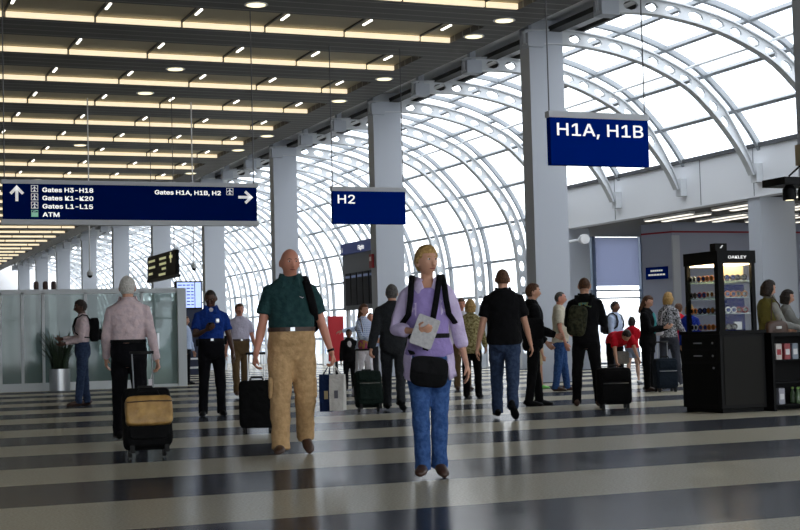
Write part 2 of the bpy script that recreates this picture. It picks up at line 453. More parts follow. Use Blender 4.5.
for x in (21.75, 22.3, 23.45, 24.0, 25.15, 25.7, 26.85, 27.4, 28.55, 29.1):
    for y in (32.7, 29.4, 26.1):
        e = empty('strip_light', (x, y, 4.25), 'white fluorescent strip on side hall ceiling, row %s from fascia' % ORD[(k//3)].replace('nearest', 'first') + [', beside the red striped wall', ', behind the grey fascia column', ', over the counter side'][k % 3], 'ceiling light', 'fluorescent strips over the side hall')
        MB().b2(x-.09, x+.09, y, y+2.3, 4.19, 4.25).build('housing', WHITE, e, (x, y, 4.25))
        MB().b2(x-.075, x+.075, y+.03, y+2.27, 4.17, 4.19).build('lamp', STRIP, e, (x, y, 4.25)); k += 1
# shell outside the picture
MB().b2(-10.3, -10, -10, 126, 0, ZC+.4).build('wall_left', GREY, kind='structure')
g = MB().b2(-10, 42, -10.1, -10.06, 0, ZC+.4).build('window_50', CLEAR, kind='structure')  # unseen back wall, glazed as an added fill light for surfaces facing it
fr = MB()
for i in range(14): fr.b2(-10+4*i-.06, -10+4*i+.06, -10.15, -10, 0, ZC+.4)
for z in (.05, 2.6, 5.2): fr.b2(-10, 42, -10.15, -10, z, z+.1)
fr.build('window_frame', MUL, g)
MB().b2(-10, 22, 126, 126.3, 0, ZC+.6).build('wall_far', FASC, kind='structure')
MB().b2(-60, 160, -40, 300, -4.3, -4).build('apron_ground', mat('concrete', (190, 190, 188), .9), kind='structure')
tb = empty('terminal_building', (52, 140, -4), 'pale blue-grey terminal block outside beyond the low windows', 'building')
MB().b2(46, 58, 96, 230, -4, 3.4).build('facade', mat('facade', (205, 212, 222), .7), tb, (52, 140, -4))
for y in range(98, 168, 5):
    MB().b2(45.9, 46, y, y+1.6, -3, 2.4).build('window', mat('facade_glass', (120, 140, 172), .2), tb, (52, 140, -4))

# ================================================================== SIGNS
def plane_icon(b, x, z, y, s):
    """little aeroplane pictogram pointing up, seen on a square"""
    b.b2(x-.07*s, x+.07*s, y-.004, y, z-.42*s, z+.42*s)
    b.prism([(x-.42*s, z-.14*s), (x, z+.16*s), (x+.42*s, z-.14*s), (x+.42*s, z-.02*s), (x, z+.3*s), (x-.42*s, z-.02*s)][::-1], 1, y-.004, y)
    b.b2(x-.2*s, x+.2*s, y-.004, y, z-.42*s, z-.3*s)
def arrow(b, x, z, y, s, ang):
    def R(px, pz): return (x+px*math.cos(ang)-pz*math.sin(ang), z+px*math.sin(ang)+pz*math.cos(ang))
    b.prism([R(*p) for p in ((-.5*s, -.09*s), (.36*s, -.09*s), (.36*s, .09*s), (-.5*s, .09*s))], 1, y-.006, y)
    for q in (1, -1):
        b.prism([R(*p) for p in ((.5*s, 0), (.02*s, q*.44*s), (-.1*s, q*.31*s), (.28*s, -.06*s*q))], 1, y-.006, y)
def gate_sign(x0, x1, y, txt, label, wd):
    zt, zb = 4.52, 3.69
    r = empty('overhead_sign', ((x0+x1)/2, y, zb), label, 'sign', 'blue hanging gate signs'); o3 = r.location.copy()
    MB().b2(x0, x1, y, y+.12, zb, zt-.08).build('panel', NAVY, r, o3)
    MB().b2(x0-.02, x1+.02, y-.01, y+.13, zt-.08, zt+.02).build('top_rail', ALU, r, o3)
    text('lettering', txt, .275, LETTER, r, Vector((x0+.12, y-.003, zt-.36))-o3, RX90, .012, wd)
    for x in (x0+.02, x1-.02): MB().tube([(x, y+.06, zt), (x, y+.06, ZC)], .012, 6).build('cable', mat('cable', (90, 90, 92), .5), r, o3)
gate_sign(10.68, 12.46, 19.9, 'H1A, H1B', 'blue hanging sign reading H1A, H1B in front of the big grey column', 1.56)
gate_sign(10.90, 12.68, 30.8, 'H2', 'blue hanging sign reading H2', .41)
x0, x1, y, zb, zt = 3.3, 8.28, 28.0, 3.39, 4.23
r = empty('overhead_sign', (5.8, y, zb), 'long navy hanging directory sign listing Gates H3-H18, K1-K20, L1-L15 and ATM', 'sign'); o3 = r.location.copy()
MB().b2(x0, x1, y, y+.14, zb+.1, zt-.06).build('panel', mat('directory_blue', (0, 24, 88), .7, spec=0), r, o3)
MB().b2(x0-.03, x1+.03, y-.015, y+.15, zt-.06, zt+.02).build('top_rail', ALU, r, o3)
MB().b2(x0-.03, x1+.03, y-.015, y+.15, zb, zb+.1).build('bottom_rail', ALU, r, o3)
for i, s in enumerate(('Gates H3-H18', 'Gates K1-K20', 'Gates L1-L15', 'ATM')):
    z = zt-.15-i*.158
    text('lettering', s, .115, LETTER, r, Vector((4.03, y-.003, z-.06))-o3, RX90, .03, (.96, .96, .95, .31)[i])
    b = MB()
    b.b2(3.815, 3.945, y-.004, y, z-.065, z-.055).b2(3.815, 3.945, y-.004, y, z+.055, z+.065).b2(3.815, 3.825, y-.004, y, z-.065, z+.065).b2(3.935, 3.945, y-.004, y, z-.065, z+.065)
    if i < 3: plane_icon(b, 3.880, z, y, .12)
    else: b.b2(3.815, 3.945, y-.004, y, z-.065, z+.02).prism([(3.845, z+.02), (3.935, z+.05), (3.935, z+.065), (3.845, z+.035)], 1, y-.005, y)
    b.build('pictogram', LETTER if i < 3 else mat('atm_green', (140, 190, 170), .5, emit=(140, 190, 170), es=.3), r, o3)
text('lettering', 'Gates H1A, H1B, H2', .115, LETTER, r, Vector((6.2, y-.003, zt-.225))-o3, RX90, .03, 1.33)
b = MB(); plane_icon(b, 7.72, zt-.15, y, .13)
b.b2(7.65, 7.79, y-.004, y, zt-.22, zt-.212).b2(7.65, 7.79, y-.004, y, zt-.088, zt-.08).b2(7.65, 7.658, y-.004, y, zt-.22, zt-.08).b2(7.782, 7.79, y-.004, y, zt-.22, zt-.08)
b.build('pictogram', LETTER, r, o3)
b = MB(); arrow(b, 3.55, zt-.24, y, .31, PI/2); b.build('arrow', LETTER, r, o3)
b = MB(); arrow(b, 8.05, zt-.26, y, .31, 0); b.build('arrow', LETTER, r, o3)
for x in (3.33, 8.24): MB().tube([(x, y+.07, zt), (x, y+.07, ZC)], .012, 6).build('cable', MATS['cable'], r, o3)
# black slanted board facing across the hall
r = empty('hanging_board', (9.0, 40, 2.9), 'black hanging notice board with cream lettering above the white partition', 'sign'); o3 = r.location.copy()
MB().b2(9.0, 9.1, 38.25, 41.8, 2.95, 3.62).build('panel', BLACK, r, o3)
MB().b2(8.97, 9.13, 38.2, 41.85, 2.88, 2.95).build('bottom_rail', DARK, r, o3)
CRM = mat('cream_letters', (215, 215, 170), .6, emit=(225, 222, 170), es=.35)
RW = Matrix(((0, 0, -1), (-1, 0, 0), (0, 1, 0)))      # text on a face looking to -X: reads towards -Y
for i, (y, z, s) in enumerate(((41.6, 3.42, 'Gates'), (41.6, 3.24, 'Gates'), (41.6, 3.06, 'ATM'), (40.2, 3.42, 'Gates'), (40.2, 3.27, 'Gates'), (39.9, 3.13, 'H2'), (40.3, 2.98, 'Gates'))):
    b = MB(); n = .85 if s == 'Gates' else .5
    for q in range(5): b.b2(8.99, 9.0, y-n*(q+.8)/5, y-n*q/5, z+.02, z+.085)
    b.build('lettering', CRM, r, o3)
b = MB().b2(8.99, 9.0, 38.75, 38.85, 3.3, 3.58).b2(8.99, 9.0, 38.6, 38.95, 3.42, 3.5); b.build('arrow', CRM, r, o3)
for y in (38.6, 41.4): MB().tube([(9.05, y, 3.62), (9.05, y, ZC+.15)], .012, 6).build('cable', MATS['cable'], r, o3)
# flight board with blue header facing the hall
r = empty('flight_information_board', (17.1, 45.8, 0), 'bank of dark flight monitors under a blue header, beside the column with the fire alarm', 'monitor'); o3 = r.location.copy()
MB().b2(17.05, 17.25, 44.3, 47.3, 2.1, 4.05).build('back_panel', mat('bank_grey', (120, 122, 126), .6), r, o3)
hd = MB().b2(16.98, 17.28, 44.2, 47.3, 4.02, 4.4).build('header', mat('header_blue', (0, 48, 128), .4, emit=(0, 48, 128), es=.1), r, o3)
text('lettering', 'i', .2, LETTER, hd, Vector((16.975, 47.15, 4.11))-o3, RW)
text('lettering', 'Flights', .2, LETTER, hd, Vector((16.975, 45.55, 4.11))-o3, RW)
for i in range(5):
    y = 46.75-i*.58
    mo = MB().b2(16.93, 17.05, y-.5, y, 2.25, 3.35).build('monitor', SATIN, r, o3)
    MB().b2(16.925, 16.93, y-.45, y-.05, 3.18, 3.26).build('screen', mat('screen_dim', (60, 70, 95), .3, emit=(90, 105, 140), es=.4), mo, o3)
for y in (44.5, 47.1): MB().b2(17.1, 17.2, y-.05, y+.05, 0, 2.1).build('post', ALU, r, o3)
# bright flight display beyond the partition
r = empty('flight_display', (12.2, 50, 0), 'bright blue-white departures screen on a navy stand beyond the partition end', 'monitor'); o3 = r.location.copy()
MB().b2(11.8, 12.7, 50, 50.3, 0, 2.3).build('stand', mat('stand_navy', (12, 28, 60), .5), r, o3)
MB().b2(11.75, 12.7, 50, 50.2, 2.3, 3.3).build('frame', BLACK, r, o3)
SCR = mat('screen_lit', (170, 190, 235), .3, emit=(170, 190, 240), es=1.0); RO = mat('screen_rows', (30, 40, 110), .3, emit=(50, 60, 150), es=.5)
for a, bb in ((11.8, 12.42), (12.45, 12.66)): MB().b2(a, bb, 49.985, 50, 2.36, 3.25).build('screen', SCR, r, o3)
for i in range(7):
    b = MB()
    for a, w in ((11.83, .14), (12.0, .1), (12.14, .12), (12.3, .09)): b.b2(a, a+w, 49.975, 49.985, 2.45+i*.115, 2.485+i*.115)
    b.build('screen_text', RO, r, o3)
# small blue wall sign, alarm, speaker, cameras
m_ = (q0*.48+q1*.52); r = empty('wall_sign', (m_.x, m_.y, 2.62), 'small blue sign with two lines of white text on the angled grey wall', 'sign')
dd = (q1-q0).normalized(); L = Matrix((dd, nn, Vector((0, 0, 1)))).transposed()
MB().box(nn*.02+Vector((0, 0, .17)), (.8, .03, .36), L).build('panel', NAVY, r)
for z, w in ((.24, .45), (.12, .62)):
    b = MB()
    for i in range(6): b.box(nn*.038+dd*((i-2.5)*w/6)+Vector((0, 0, z)), (w/7, .004, .05), L)
    b.build('lettering', LETTER, r)
r = empty('fire_alarm', (14.8, 38.55, 3.1), 'red fire alarm box on the side of the column behind the H2 sign', 'alarm'); o3 = r.location.copy()
MB().b2(14.72, 14.8, 38.4, 38.62, 3.1, 3.5).build('box', mat('alarm_red', (150, 18, 24), .4), r, o3, bevel=.01)
MB().b2(14.715, 14.72, 38.44, 38.58, 3.3, 3.42).build('lens', mat('alarm_lens', (230, 210, 205), .3), r, o3)
r = empty('wall_speaker', (15.65, 28.7, 3.2), 'white round speaker on a bracket off the big grey column', 'speaker'); o3 = r.location.copy()
MB().tube([(15.65, 28.7, 3.1), (15.78, 28.6, 3.14), (15.93, 28.5, 3.16)], .03, 8).build('bracket', WHITE, r, o3)
MB().tube([(15.98, 28.3, 3.17), (16.0, 28.42, 3.17), (16.02, 28.6, 3.17)], [.11, .11, .06], 24).build('horn', WHITE, r, o3)
MB().b2(15.65, 15.69, 28.6, 28.8, 2.95, 3.25).build('mount', WHITE, r, o3)
for (x, y, z), lb in (((7.01, 40, 2.92), 'white dome camera on a thin rod hanging over the partition'), ((9.94, 40, 3.1), 'white dome camera on a rod hanging beside the black notice board')):
    r = empty('dome_camera', (x, y, z), lb, 'camera', 'dome cameras hanging on rods'); o3 = r.location.copy()
    MB().tube([(x, y, z+.2), (x, y, ZC+.15)], .018, 6).build('rod', WHITE, r, o3)
    MB().lathe([(.04, .22), (.08, .2), (.085, .1)], (x, y, z), 16).build('housing', WHITE, r, o3, smooth=True)
    MB().ell((x, y, z+.1), (.07, .07, .07)).build('dome', SATIN, r, o3, smooth=True)
for i, (x, y) in enumerate([(8.2, 27.5), (8.2, 34.5), (8.2, 38.0), (8.2, 48.3), (8.2, 58.6), (13.7, 27.45), (13.75, 29.1), (13.7, 34.5), (13.7, 38.0), (13.7, 45.0), (13.7, 48.5), (13.7, 55.4), (13.7, 58.7)]):
    r = empty('downlight', (x, y, ZC), 'round recessed downlight, %s one back in the row %s' % (ORD[i if i < 5 else i-5].replace('nearest', 'first'), 'over the middle of the hall' if i < 5 else 'along the edge of the dark ceiling'), 'downlight', 'round downlights in the dark ceiling')
    MB().lathe([(.24, -.012), (.24, 0), (.19, 0), (.19, -.012)], (0, 0, 0), 24).build('ring', WHITE, r)
    MB().lathe([(.19, -.02), (.19, -.013)], (0, 0, 0), 24).build('lens', SPOT, r)

# ================================================================== PARTITION, PLANT
r = empty('glass_partition', (4, 36, 0), 'white-framed frosted green glass partition behind the potted plant', 'partition'); o3 = r.location.copy()
fr = MB()
fr.b2(-2, 8.68, 35.95, 36.05, 2.36, 2.48).b2(-2, 7.6, 35.94, 36.06, 0, .2).b2(7.6, 8.68, 35.94, 36.06, 0, .07)
for x in (-.4, 1.2, 2.7, 4.1, 4.62, 5.12, 6.15, 7.55): fr.b2(x, x+.07, 35.95, 36.05, 0, 2.4)
fr.b2(8.48, 8.7, 35.9, 36.1, 0, 2.48)
fr.build('frame', mat('partition_white', (205, 210, 212), .4), r, o3)
xs = [-2, -.4, 1.2, 2.7, 4.1, 4.62, 5.12, 6.15, 7.55]
for a, b in zip(xs[:-1], xs[1:]): MB().b2(a+.07, b, 35.99, 36.01, .2, 2.36).build('pane', FROST, r, o3)
dr = MB().b2(7.62, 8.48, 35.99, 36.01, .07, 2.36).build('door', glass_mat('pale_door_glass', (.75, .82, .8), .06, .4, (170, 190, 186)), r, o3)
MB().b2(7.95, 8.0, 35.9, 35.96, .95, 1.35).build('handle', STEEL, dr, o3)
hf = empty('door_surround', (8.1, 37.2, 0), 'dark grey inner door surround seen through the pale glass of the partition', 'door surround'); o3 = hf.location.copy()
MB().b2(7.7, 7.8, 37.1, 37.3, 0, 2.15).b2(8.62, 8.74, 37.1, 37.3, 0, 2.15).b2(7.7, 8.74, 37.1, 37.3, 2.05, 2.2).build('frame', mat('surround_grey', (70, 76, 82), .5), hf, o3)
wp = empty('intercom_unit', (8.25, 37.2, 1.3), 'dark intercom unit hanging inside the dark door surround', 'intercom'); o3 = wp.location.copy()
MB().b2(8.12, 8.38, 37.15, 37.3, 1.5, 2.05).build('housing', DARK, wp, o3, bevel=.02)
MB().b2(8.2, 8.3, 37.13, 37.15, 1.28, 1.42).build('green_tag', mat('tag_green', (40, 110, 80), .5), wp, o3)
for i, x in enumerate((5.0, 5.22, 5.42)):
    c = MB().lathe([(.06, 0), (.065, .08), (.06, .17), (.03, .2)], (0, 0, 0), 12).build('canister', mat('canister_brown', (74, 56, 54), .6), smooth=True)
    c.location = (x, 36, 2.48); tag(c, '%s of three small brown canisters on top of the glass partition' % ('leftmost', 'middle one', 'rightmost')[i], 'canister', 'brown canisters on the partition')
r = empty('potted_plant', (5.40, 35.1, 0), 'dark spiky snake plant in a brushed steel cylinder pot by the partition', 'plant'); 
MB().lathe([(.235, 0), (.245, .02), (.245, .54), (.225, .54), (.225, .48)], n=32).build('pot', mat('brushed_steel', (200, 202, 204), .3, 1), r, smooth=False)
MB().lathe([(.22, .45), (.22, .49)], n=24).build('soil', mat('soil', (30, 24, 18), .95), r)
LEAF = mat('leaf_dark', (22, 38, 24), .5, noise=(9, .15, (40, 58, 36)))
for i in range(64):
    a = random.random()*2*PI; rr = .03+.17*random.random(); h = .5+.5*random.random(); ln = .08+.36*random.random()
    bx, by = rr*math.cos(a), rr*math.sin(a); b = MB(); pts = []; rad = []
    for t in (0, .3, .6, .85, 1):
        pts.append((bx+math.cos(a)*ln*t*t*1.1, by+math.sin(a)*ln*t*t*1.1, .46+h*t)); rad.append((.035*(1-t*t)+.004, .006))
    b.tube(pts, rad, 8, ref=(-math.sin(a), math.cos(a), 0)).build('leaf', LEAF, r, smooth=True)

# ================================================================== PEOPLE
SKIN = mat('skin', (196, 146, 120), .55, bump=(60, .05)); SKIN_RED = mat('skin_ruddy', (200, 136, 112), .5); SKIN_DARK = mat('skin_dark', (78, 50, 38), .5)
SKIN_BROWN = mat('skin_brown', (120, 82, 62), .5); SKIN_PALE = mat('skin_pale', (214, 172, 148), .55)
LIP = mat('lips', (150, 84, 76), .5); EYE = mat('eye', (26, 20, 18), .2); EYEW = mat('eye_white', (205, 200, 196), .3)
def hair_mat(n, c, c2): return mat('hair_'+n, c, .6, spec=.3, noise=(55, .15, c2), bump=(70, .7))
H_WHITE = hair_mat('white', (190, 184, 174), (222, 218, 210)); H_BLOND = hair_mat('blond', (150, 112, 62), (196, 160, 100)); H_DARK = hair_mat('dark', (30, 24, 20), (52, 42, 36))
H_BROWN = hair_mat('brown', (66, 42, 28), (104, 68, 44)); H_GREY = hair_mat('grey', (70, 68, 66), (108, 104, 100)); H_BUZZ = mat('hair_buzz', (96, 72, 56), .8)
TORSO_M = [(.450, .050, .050, 0), (.49, .090, .068, -.004), (.53, .095, .070, -.005), (.58, .090, .065, 0), (.63, .088, .063, .003), (.70, .096, .066, .002), (.755, .105, .066, 0), (.800, .099, .056, -.004), (.832, .076, .046, -.007), (.857, .047, .038, -.007)]
TORSO_F = [(.450, .050, .050, 0), (.49, .096, .070, -.006), (.53, .094, .068, -.004), (.58, .080, .058, 0), (.63, .074, .055, .003), (.70, .084, .066, .010), (.76, .091, .060, .003), (.806, .090, .049, -.004), (.831, .072, .040, -.007), (.852, .041, .034, -.007)]
def remesh(o, vox, it=3):
    m = o.modifiers.new('Remesh', 'REMESH'); m.mode = 'VOXEL'; m.voxel_size = vox; m.use_smooth_shade = True
    if it: q = o.modifiers.new('Smooth', 'SMOOTH'); q.factor = .5; q.iterations = it
    BAKE.append(o)
FOLD = bpy.data.textures.new('folds', 'CLOUDS'); FOLD.noise_scale = .12; FOLD.noise_depth = 1
def folds(o, k):
    d = o.modifiers.new('Folds', 'DISPLACE'); d.texture = FOLD; d.strength = k; d.mid_level = .5; d.texture_coords = 'LOCAL'
class Person:
    pass
def person(x, y, view, h, label, sex='m', fat=0., lean=0, head=(0, 0), legs=None, arms=None, skin=SKIN, hair='short', hcol=H_DARK,
           top=None, sleeve='long', hem=.50, bottom=None, leglen=1.0, shoe=None, near=False, face=True, tuck=False, jacket=None, group=None, loose=1.0, belt=None, collar=True, bulk=1.0, neck=1.0, vol=0):
    """view: 0 faces the camera, 90 faces the right of the photo, 180 faces away"""
    P = Person(); phi = math.atan2(x, y); rz = -phi-math.radians(180-view); P.h = h; rad = math.radians
    TT = [(z, a*(bulk if z < .7 else 1+(bulk-1)*.6)+fat*(.9 if .52 < z < .72 else .4), b+fat*(1.6 if .55 < z < .70 else .5), o+fat*(.8 if .55 < z < .70 else 0)) for z, a, b, o in (TORSO_M if sex == 'm' else TORSO_F)]
    sw = .108 if sex == 'm' else .094
    hipz = .52
    def T(p):     # lean of the upper body, in body heights
        p = Vector(p); k = min(1, max(0, (p.z-hipz)/.12)); a = -rad(lean)*k
        q = p-Vector((0, 0, hipz)); return Vector((q.x, q.y*math.cos(a)-q.z*math.sin(a), q.y*math.sin(a)+q.z*math.cos(a)+hipz))
    def loft(b, tab, n, grow=(0, 0), rings=22, sq=.9):
        rows = spl(tab, rings)
        b.tube([T((0, r[3], r[0])) for r in rows], [((r[1]+grow[0]), (r[2]+grow[1])) for r in rows], n, ref=(1, 0, 0), sq=sq)
    legs = legs or {}; arms = arms or {}
    J = {}
    for sd, nm in ((1, 'R'), (-1, 'L')):
        fl, kn, ab, ft = legs.get(nm, (0, 0, 2, 0)); f = rad(fl); k = rad(fl-kn); a = rad(ab)
        hip = Vector((sd*.050, -.004, .515))
        d1 = Vector((sd*math.sin(a), math.sin(f)*math.cos(a), -math.cos(f)*math.cos(a))); knee = hip+d1*.238
        d2 = Vector((sd*math.sin(a)*.5, math.sin(k), -math.cos(k))).normalized(); ank = knee+d2*.234
        fp = rad(ft); toe = Vector((sd*.16, math.cos(fp), -math.sin(fp))).normalized(); upv = (Vector((0, math.sin(fp), math.cos(fp)))); upv = (upv-toe*upv.dot(toe)).normalized()
        J['hip'+nm], J['knee'+nm], J['ank'+nm], J['toe'+nm], J['upf'+nm] = hip, knee, ank, toe, upv
        fl, ab, el, inw = arms.get(nm, (4, 9, 14, 15)); f = rad(fl); a = rad(ab); e = rad(el); iw = rad(inw)
        sh = T((sd*sw*.93, -.004, .799))
        d = Vector((sd*math.sin(a), math.sin(f)*math.cos(a), -math.cos(f)*math.cos(a)))
        v = Vector((-sd*math.sin(iw), math.cos(iw)*math.cos(f), math.cos(iw)*math.sin(f))); p = (v-d*v.dot(d)).normalized()
        elb = sh+d*.172; d2 = d*math.cos(e)+p*math.sin(e); wr = elb+d2*.150
        n = Vector((-sd, 0, 0)) if abs(d2.x) < .8 else Vector((0, -.6, -.8)); n = (n-d2*n.dot(d2)).normalized()
        if el > 60 and abs(d2.x) >= .0: n = (Vector((-sd*.5, -.5, .6))-d2*Vector((-sd*.5, -.5, .6)).dot(d2)).normalized()
        J['sh'+nm], J['elb'+nm], J['wr'+nm], J['hd'+nm], J['hn'+nm] = sh, elb, wr, d2, n
        J['ht'+nm] = d2.cross(n)*sd
        J['grip'+nm] = wr+d2*.055+n*.018
    hc = T((0, .010, .934)); hy, hp = rad(head[0]), rad(head[1]); nk0, nk1 = T((0, -.008, .835)), hc+Vector((0, -.006, -.035))
    HR = Matrix.Rotation(-hy, 3, 'Z') @ Matrix.Rotation(-hp-rad(lean*.75), 3, 'X')
    hw, hd_, hh = (.046, .058, .066) if sex == 'm' else (.044, .055, .064)
    P.J = J; B = MB()
    loft(B, [(z, a*.93, b*.93, o) for z, a, b, o in TT], 18)
    B.tube([nk0, nk0.lerp(nk1, .5), nk1], [.040 if sex == 'm' else .033, .033 if sex == 'm' else .027, .034 if sex == 'm' else .028], 12)
    for sd, nm in ((1, 'R'), (-1, 'L')):
        hp_, k_, a_ = J['hip'+nm], J['knee'+nm], J['ank'+nm]
        B.tube([hp_, hp_.lerp(k_, .5), k_, k_.lerp(a_, .35)+Vector((0, -.006, 0)), k_.lerp(a_, .8), a_, a_-Vector((0, 0, .012))], [.050, .044, .031, .031, .019, .018, .018], 12)
        B.tube([a_-J['toe'+nm]*.02-J['upf'+nm]*.02, a_+J['toe'+nm]*.04-J['upf'+nm]*.022, a_+J['toe'+nm]*.09-J['upf'+nm]*.03], [.017, .018, .010], 8)
        s_, e_, w_ = J['sh'+nm], J['elb'+nm], J['wr'+nm]
        k = 1.0 if sex == 'm' else .82
        B.tube([s_+(s_-e_).normalized()*.012, s_.lerp(e_, .2), s_.lerp(e_, .6), e_, e_.lerp(w_, .3), e_.lerp(w_, .8), w_, w_+J['hd'+nm]*.012], [.026*k, .032*k, .027*k, .022*k, .023*k, .016*k, .0145*k, .015*k], 12)
        d2, n, t = J['hd'+nm], J['hn'+nm], J['ht'+nm]
        B.tube([w_, w_+d2*.02, w_+d2*.045, w_+d2*.056], [(.014, .010), (.021, .010), (.024, .010), (.021, .008)], 10, ref=t)
        curl = arms.get('curl'+nm, 22)
        for q in range(4):
            o = w_+d2*.052+t*(.0175-.0117*q); ln = (.021, .0235, .022, .018)[q]; pts = [o-d2*.008]; ang = rad(curl*.6+q*3); dd = d2
            for sg in range(3):
                dd = d2*math.cos(ang)+n*math.sin(ang); pts.append(pts[-1]+dd*(ln*(1.25, .8, .6)[sg])); ang += rad(curl)
            B.tube(pts, [.0056, .0052, .0048, .0038], 8)
        o = w_+d2*.016+t*.014
        td = (d2*.75+t*.55+n*.35).normalized(); td2 = (d2*.9+n*.5).normalized()
        B.tube([o-t*.006, o+td*.022, o+td*.034+td2*.012, o+td*.034+td2*.026], [.008, .0072, .006, .0045], 8)
    def headshape(p, g=1.0):
        x_, y_, z_ = p
        w = 1.0
        if z_ < 0: w = 1-.30*abs(z_)**1.6
        X = x_*hw*w*g; Y = y_*hd_*g; Z = z_*hh*g
        if z_ < 0: Y = Y*(1-.10*abs(z_)) if y_ > 0 else Y*(1-.38*abs(z_)**1.2)
        if y_ > 0: Y += .004*max(0, -z_-.55)
        if y_ > .3 and g == 1.0:
            for ex in (-.36, .36): Y -= .006*math.exp(-(((x_-ex)/.16)**2+((z_-.06)/.13)**2))
            Y += .003*math.exp(-((z_-.28)/.12)**2)*(1-abs(x_))
            Y += .003*math.exp(-((z_+.50)/.10)**2-(x_/.3)**2)
        return Vector((X, Y, Z))
    nu, nv = 32, 22; vs = []; fs = []
    def sphere(fn):
        b = MB().ell((0, 0, 0), (1, 1, 1), None, nu, nv); return [fn(v) for v in b.v], b.f
    vs, fs = sphere(lambda v: headshape(v)); B.add([hc+HR @ v for v in vs], fs)
    B.tube([hc+HR @ Vector(p) for p in ((0, hd_*.90, .012), (0, hd_*1.00, -.004), (0, hd_*1.10, -.020), (0, hd_*.98, -.026))], [(.004, .004), (.006, .006), (.009, .007), (.006, .004)], 10, ref=HR @ Vector((1, 0, 0)))
    for sd in (1, -1):
        B.ell(hc+HR @ Vector((sd*hw*1.03, -.006, -.006)), (.005, .012, .020), HR @ Matrix.Rotation(sd*.35, 3, 'Z'))
    me_body = B
    # shoes first: they give the ground level
    zmin = 1e9; shoes = []
    for nm in 'RL':
        a_, t_, u_ = J['ank'+nm], J['toe'+nm], J['upf'+nm]; o = a_-u_*.042
        st = [(-.040, .012, .016, .018), (-.034, .021, .026, .026), (-.005, .023, .030, .030), (.035, .025, .023, .023), (.075, .028, .017, .017), (.102, .021, .013, .013), (.112, .009, .008, .008)]
        b = MB(); b.tube([o+t_*s[0]+u_*s[3] for s in st], [(s[1], s[2]) for s in st], 14, ref=t_.cross(u_))
        for i, v in enumerate(b.v):
            k = (v-o).dot(u_)
            if k < .003: b.v[i] = v-u_*(k-.0)
        shoes.append(b); zmin = min(zmin, min(v.z for v in b.v))
    O = Vector((0, 0, zmin))
    def fin(b): b.v = [(v-O)*h for v in b.v]; return b
    P.O = O
    body = fin(me_body).build('person', skin, smooth=True); remesh(body, .0075 if near else .011, 2)
    tag(body, label, 'person', group); body.location = (x, y, 0); body.rotation_euler = (0, 0, rz)
    P.o = body; P.M = Matrix.Translation((x, y, 0)) @ Matrix.Rotation(rz, 4, 'Z'); P.rz = rz
    P.hc, P.HR, P.T = hc, HR, T
    for b in shoes: o = fin(b).build('shoe', shoe or BLACK, body, smooth=True)
    vox = .011 if near else .016
    # trousers
    if bottom:
        b = MB(); tw = .565 if not tuck else .602
        rows = [r for r in TT if r[0] < tw-.02]+[(tw, TT[3][1]-(0 if tuck else .007), TT[3][2]-(0 if tuck else .007), TT[3][3])]
        loft(b, rows, 18, (.006, .006), 12)
        for nm in 'RL':
            hp_, k_, a_ = J['hip'+nm], J['knee'+nm], J['ank'+nm]; L = loose*(1+(bulk-1)*.6)
            if leglen >= 1:
                dn = (a_-k_).normalized()
                pts = [hp_+Vector((0, 0, .02)), hp_.lerp(k_, .3), hp_.lerp(k_, .7), k_, k_.lerp(a_, .35), k_.lerp(a_, .7), a_-dn*.004, a_+dn*.022]
                rad_ = [.054*L, .055*L, .047*L, .042*L, .040*L, .037*L, .037*L, .038*L]
            else:
                e_ = hp_.lerp(k_, leglen*2); pts = [hp_+Vector((0, 0, .02)), hp_.lerp(e_, .5), e_]; rad_ = [.054*L, .056*L, .056*L]
            b.tube(pts, rad_, 14)
        o = fin(b).build('trousers' if leglen >= 1 else 'shorts', bottom, body, smooth=True); remesh(o, vox, 3); folds(o, .020*h/1.8)
    # upper garment
    def garment(name, m, hem, sleeve, g, tk):
        b = MB(); hem = .594 if tk else hem; rows = [r for r in TT if hem+.02 < r[0] < neck]
        lo = min(TT, key=lambda r: abs(r[0]-hem)); rows = [(hem, lo[1]+.004, lo[2]+.006, lo[3])]+rows
        if tk: rows[0] = (hem, lo[1]-.001, lo[2]-.001, lo[3])
        loft(b, rows, 20, (g, g), 22)
        for sd, nm in ((1, 'R'), (-1, 'L')):
            s_, e_, w_ = J['sh'+nm], J['elb'+nm], J['wr'+nm]; k = (1.0 if sex == 'm' else .84); d1 = (e_-s_).normalized(); gg = g*.8
            inn = Vector((-sd*.03, 0, .012))
            if sleeve == 'short': b.tube([s_+inn, s_+d1*.0, s_.lerp(e_, .35), s_.lerp(e_, .72)], [.022*k+gg, .030*k+gg, .035*k+gg, .037*k+gg], 14)
            elif sleeve == 'long':
                b.tube([s_+inn, s_+d1*.0, s_.lerp(e_, .35), s_.lerp(e_, .8), e_, e_.lerp(w_, .3), e_.lerp(w_, .75), w_], [.022*k+gg, .030*k+gg, .032*k+gg, .028*k+gg, .027*k+gg, .026*k+gg, .021*k+gg, .019*k+gg], 14)
        if collar: b.tube([T((0, -.007, .842)), T((0, -.004, .862)), T((0, -.003, .872))], [.047, .042, .041] if sex == 'm' else [.040, .035, .034], 14)
        o = fin(b).build(name, m, body, smooth=True); remesh(o, vox, 3); folds(o, .022*h/1.8); return o
    if top: P.shirt = garment('shirt', top, hem, sleeve, .006 if tuck else .010, tuck)
    if top and near and collar and hair != 'x':
        for sd in (1, -1):
            q = MB().add([T(v) for v in ((sd*.008, .050, .822), (sd*.030, .036, .874), (sd*.049, .0, .880), (sd*.062, .030, .842), (sd*.040, .058, .806))], [(0, 1, 2, 3, 4)])
            q = fin(q).build('collar', top, P.shirt); so = q.modifiers.new('Solid', 'SOLIDIFY'); so.thickness = .012; so.offset = 1; BAKE.append(q)
    if jacket: P.jacket = garment('jacket', jacket[0], jacket[1], jacket[2] if len(jacket) > 2 else 'long', .016, False)
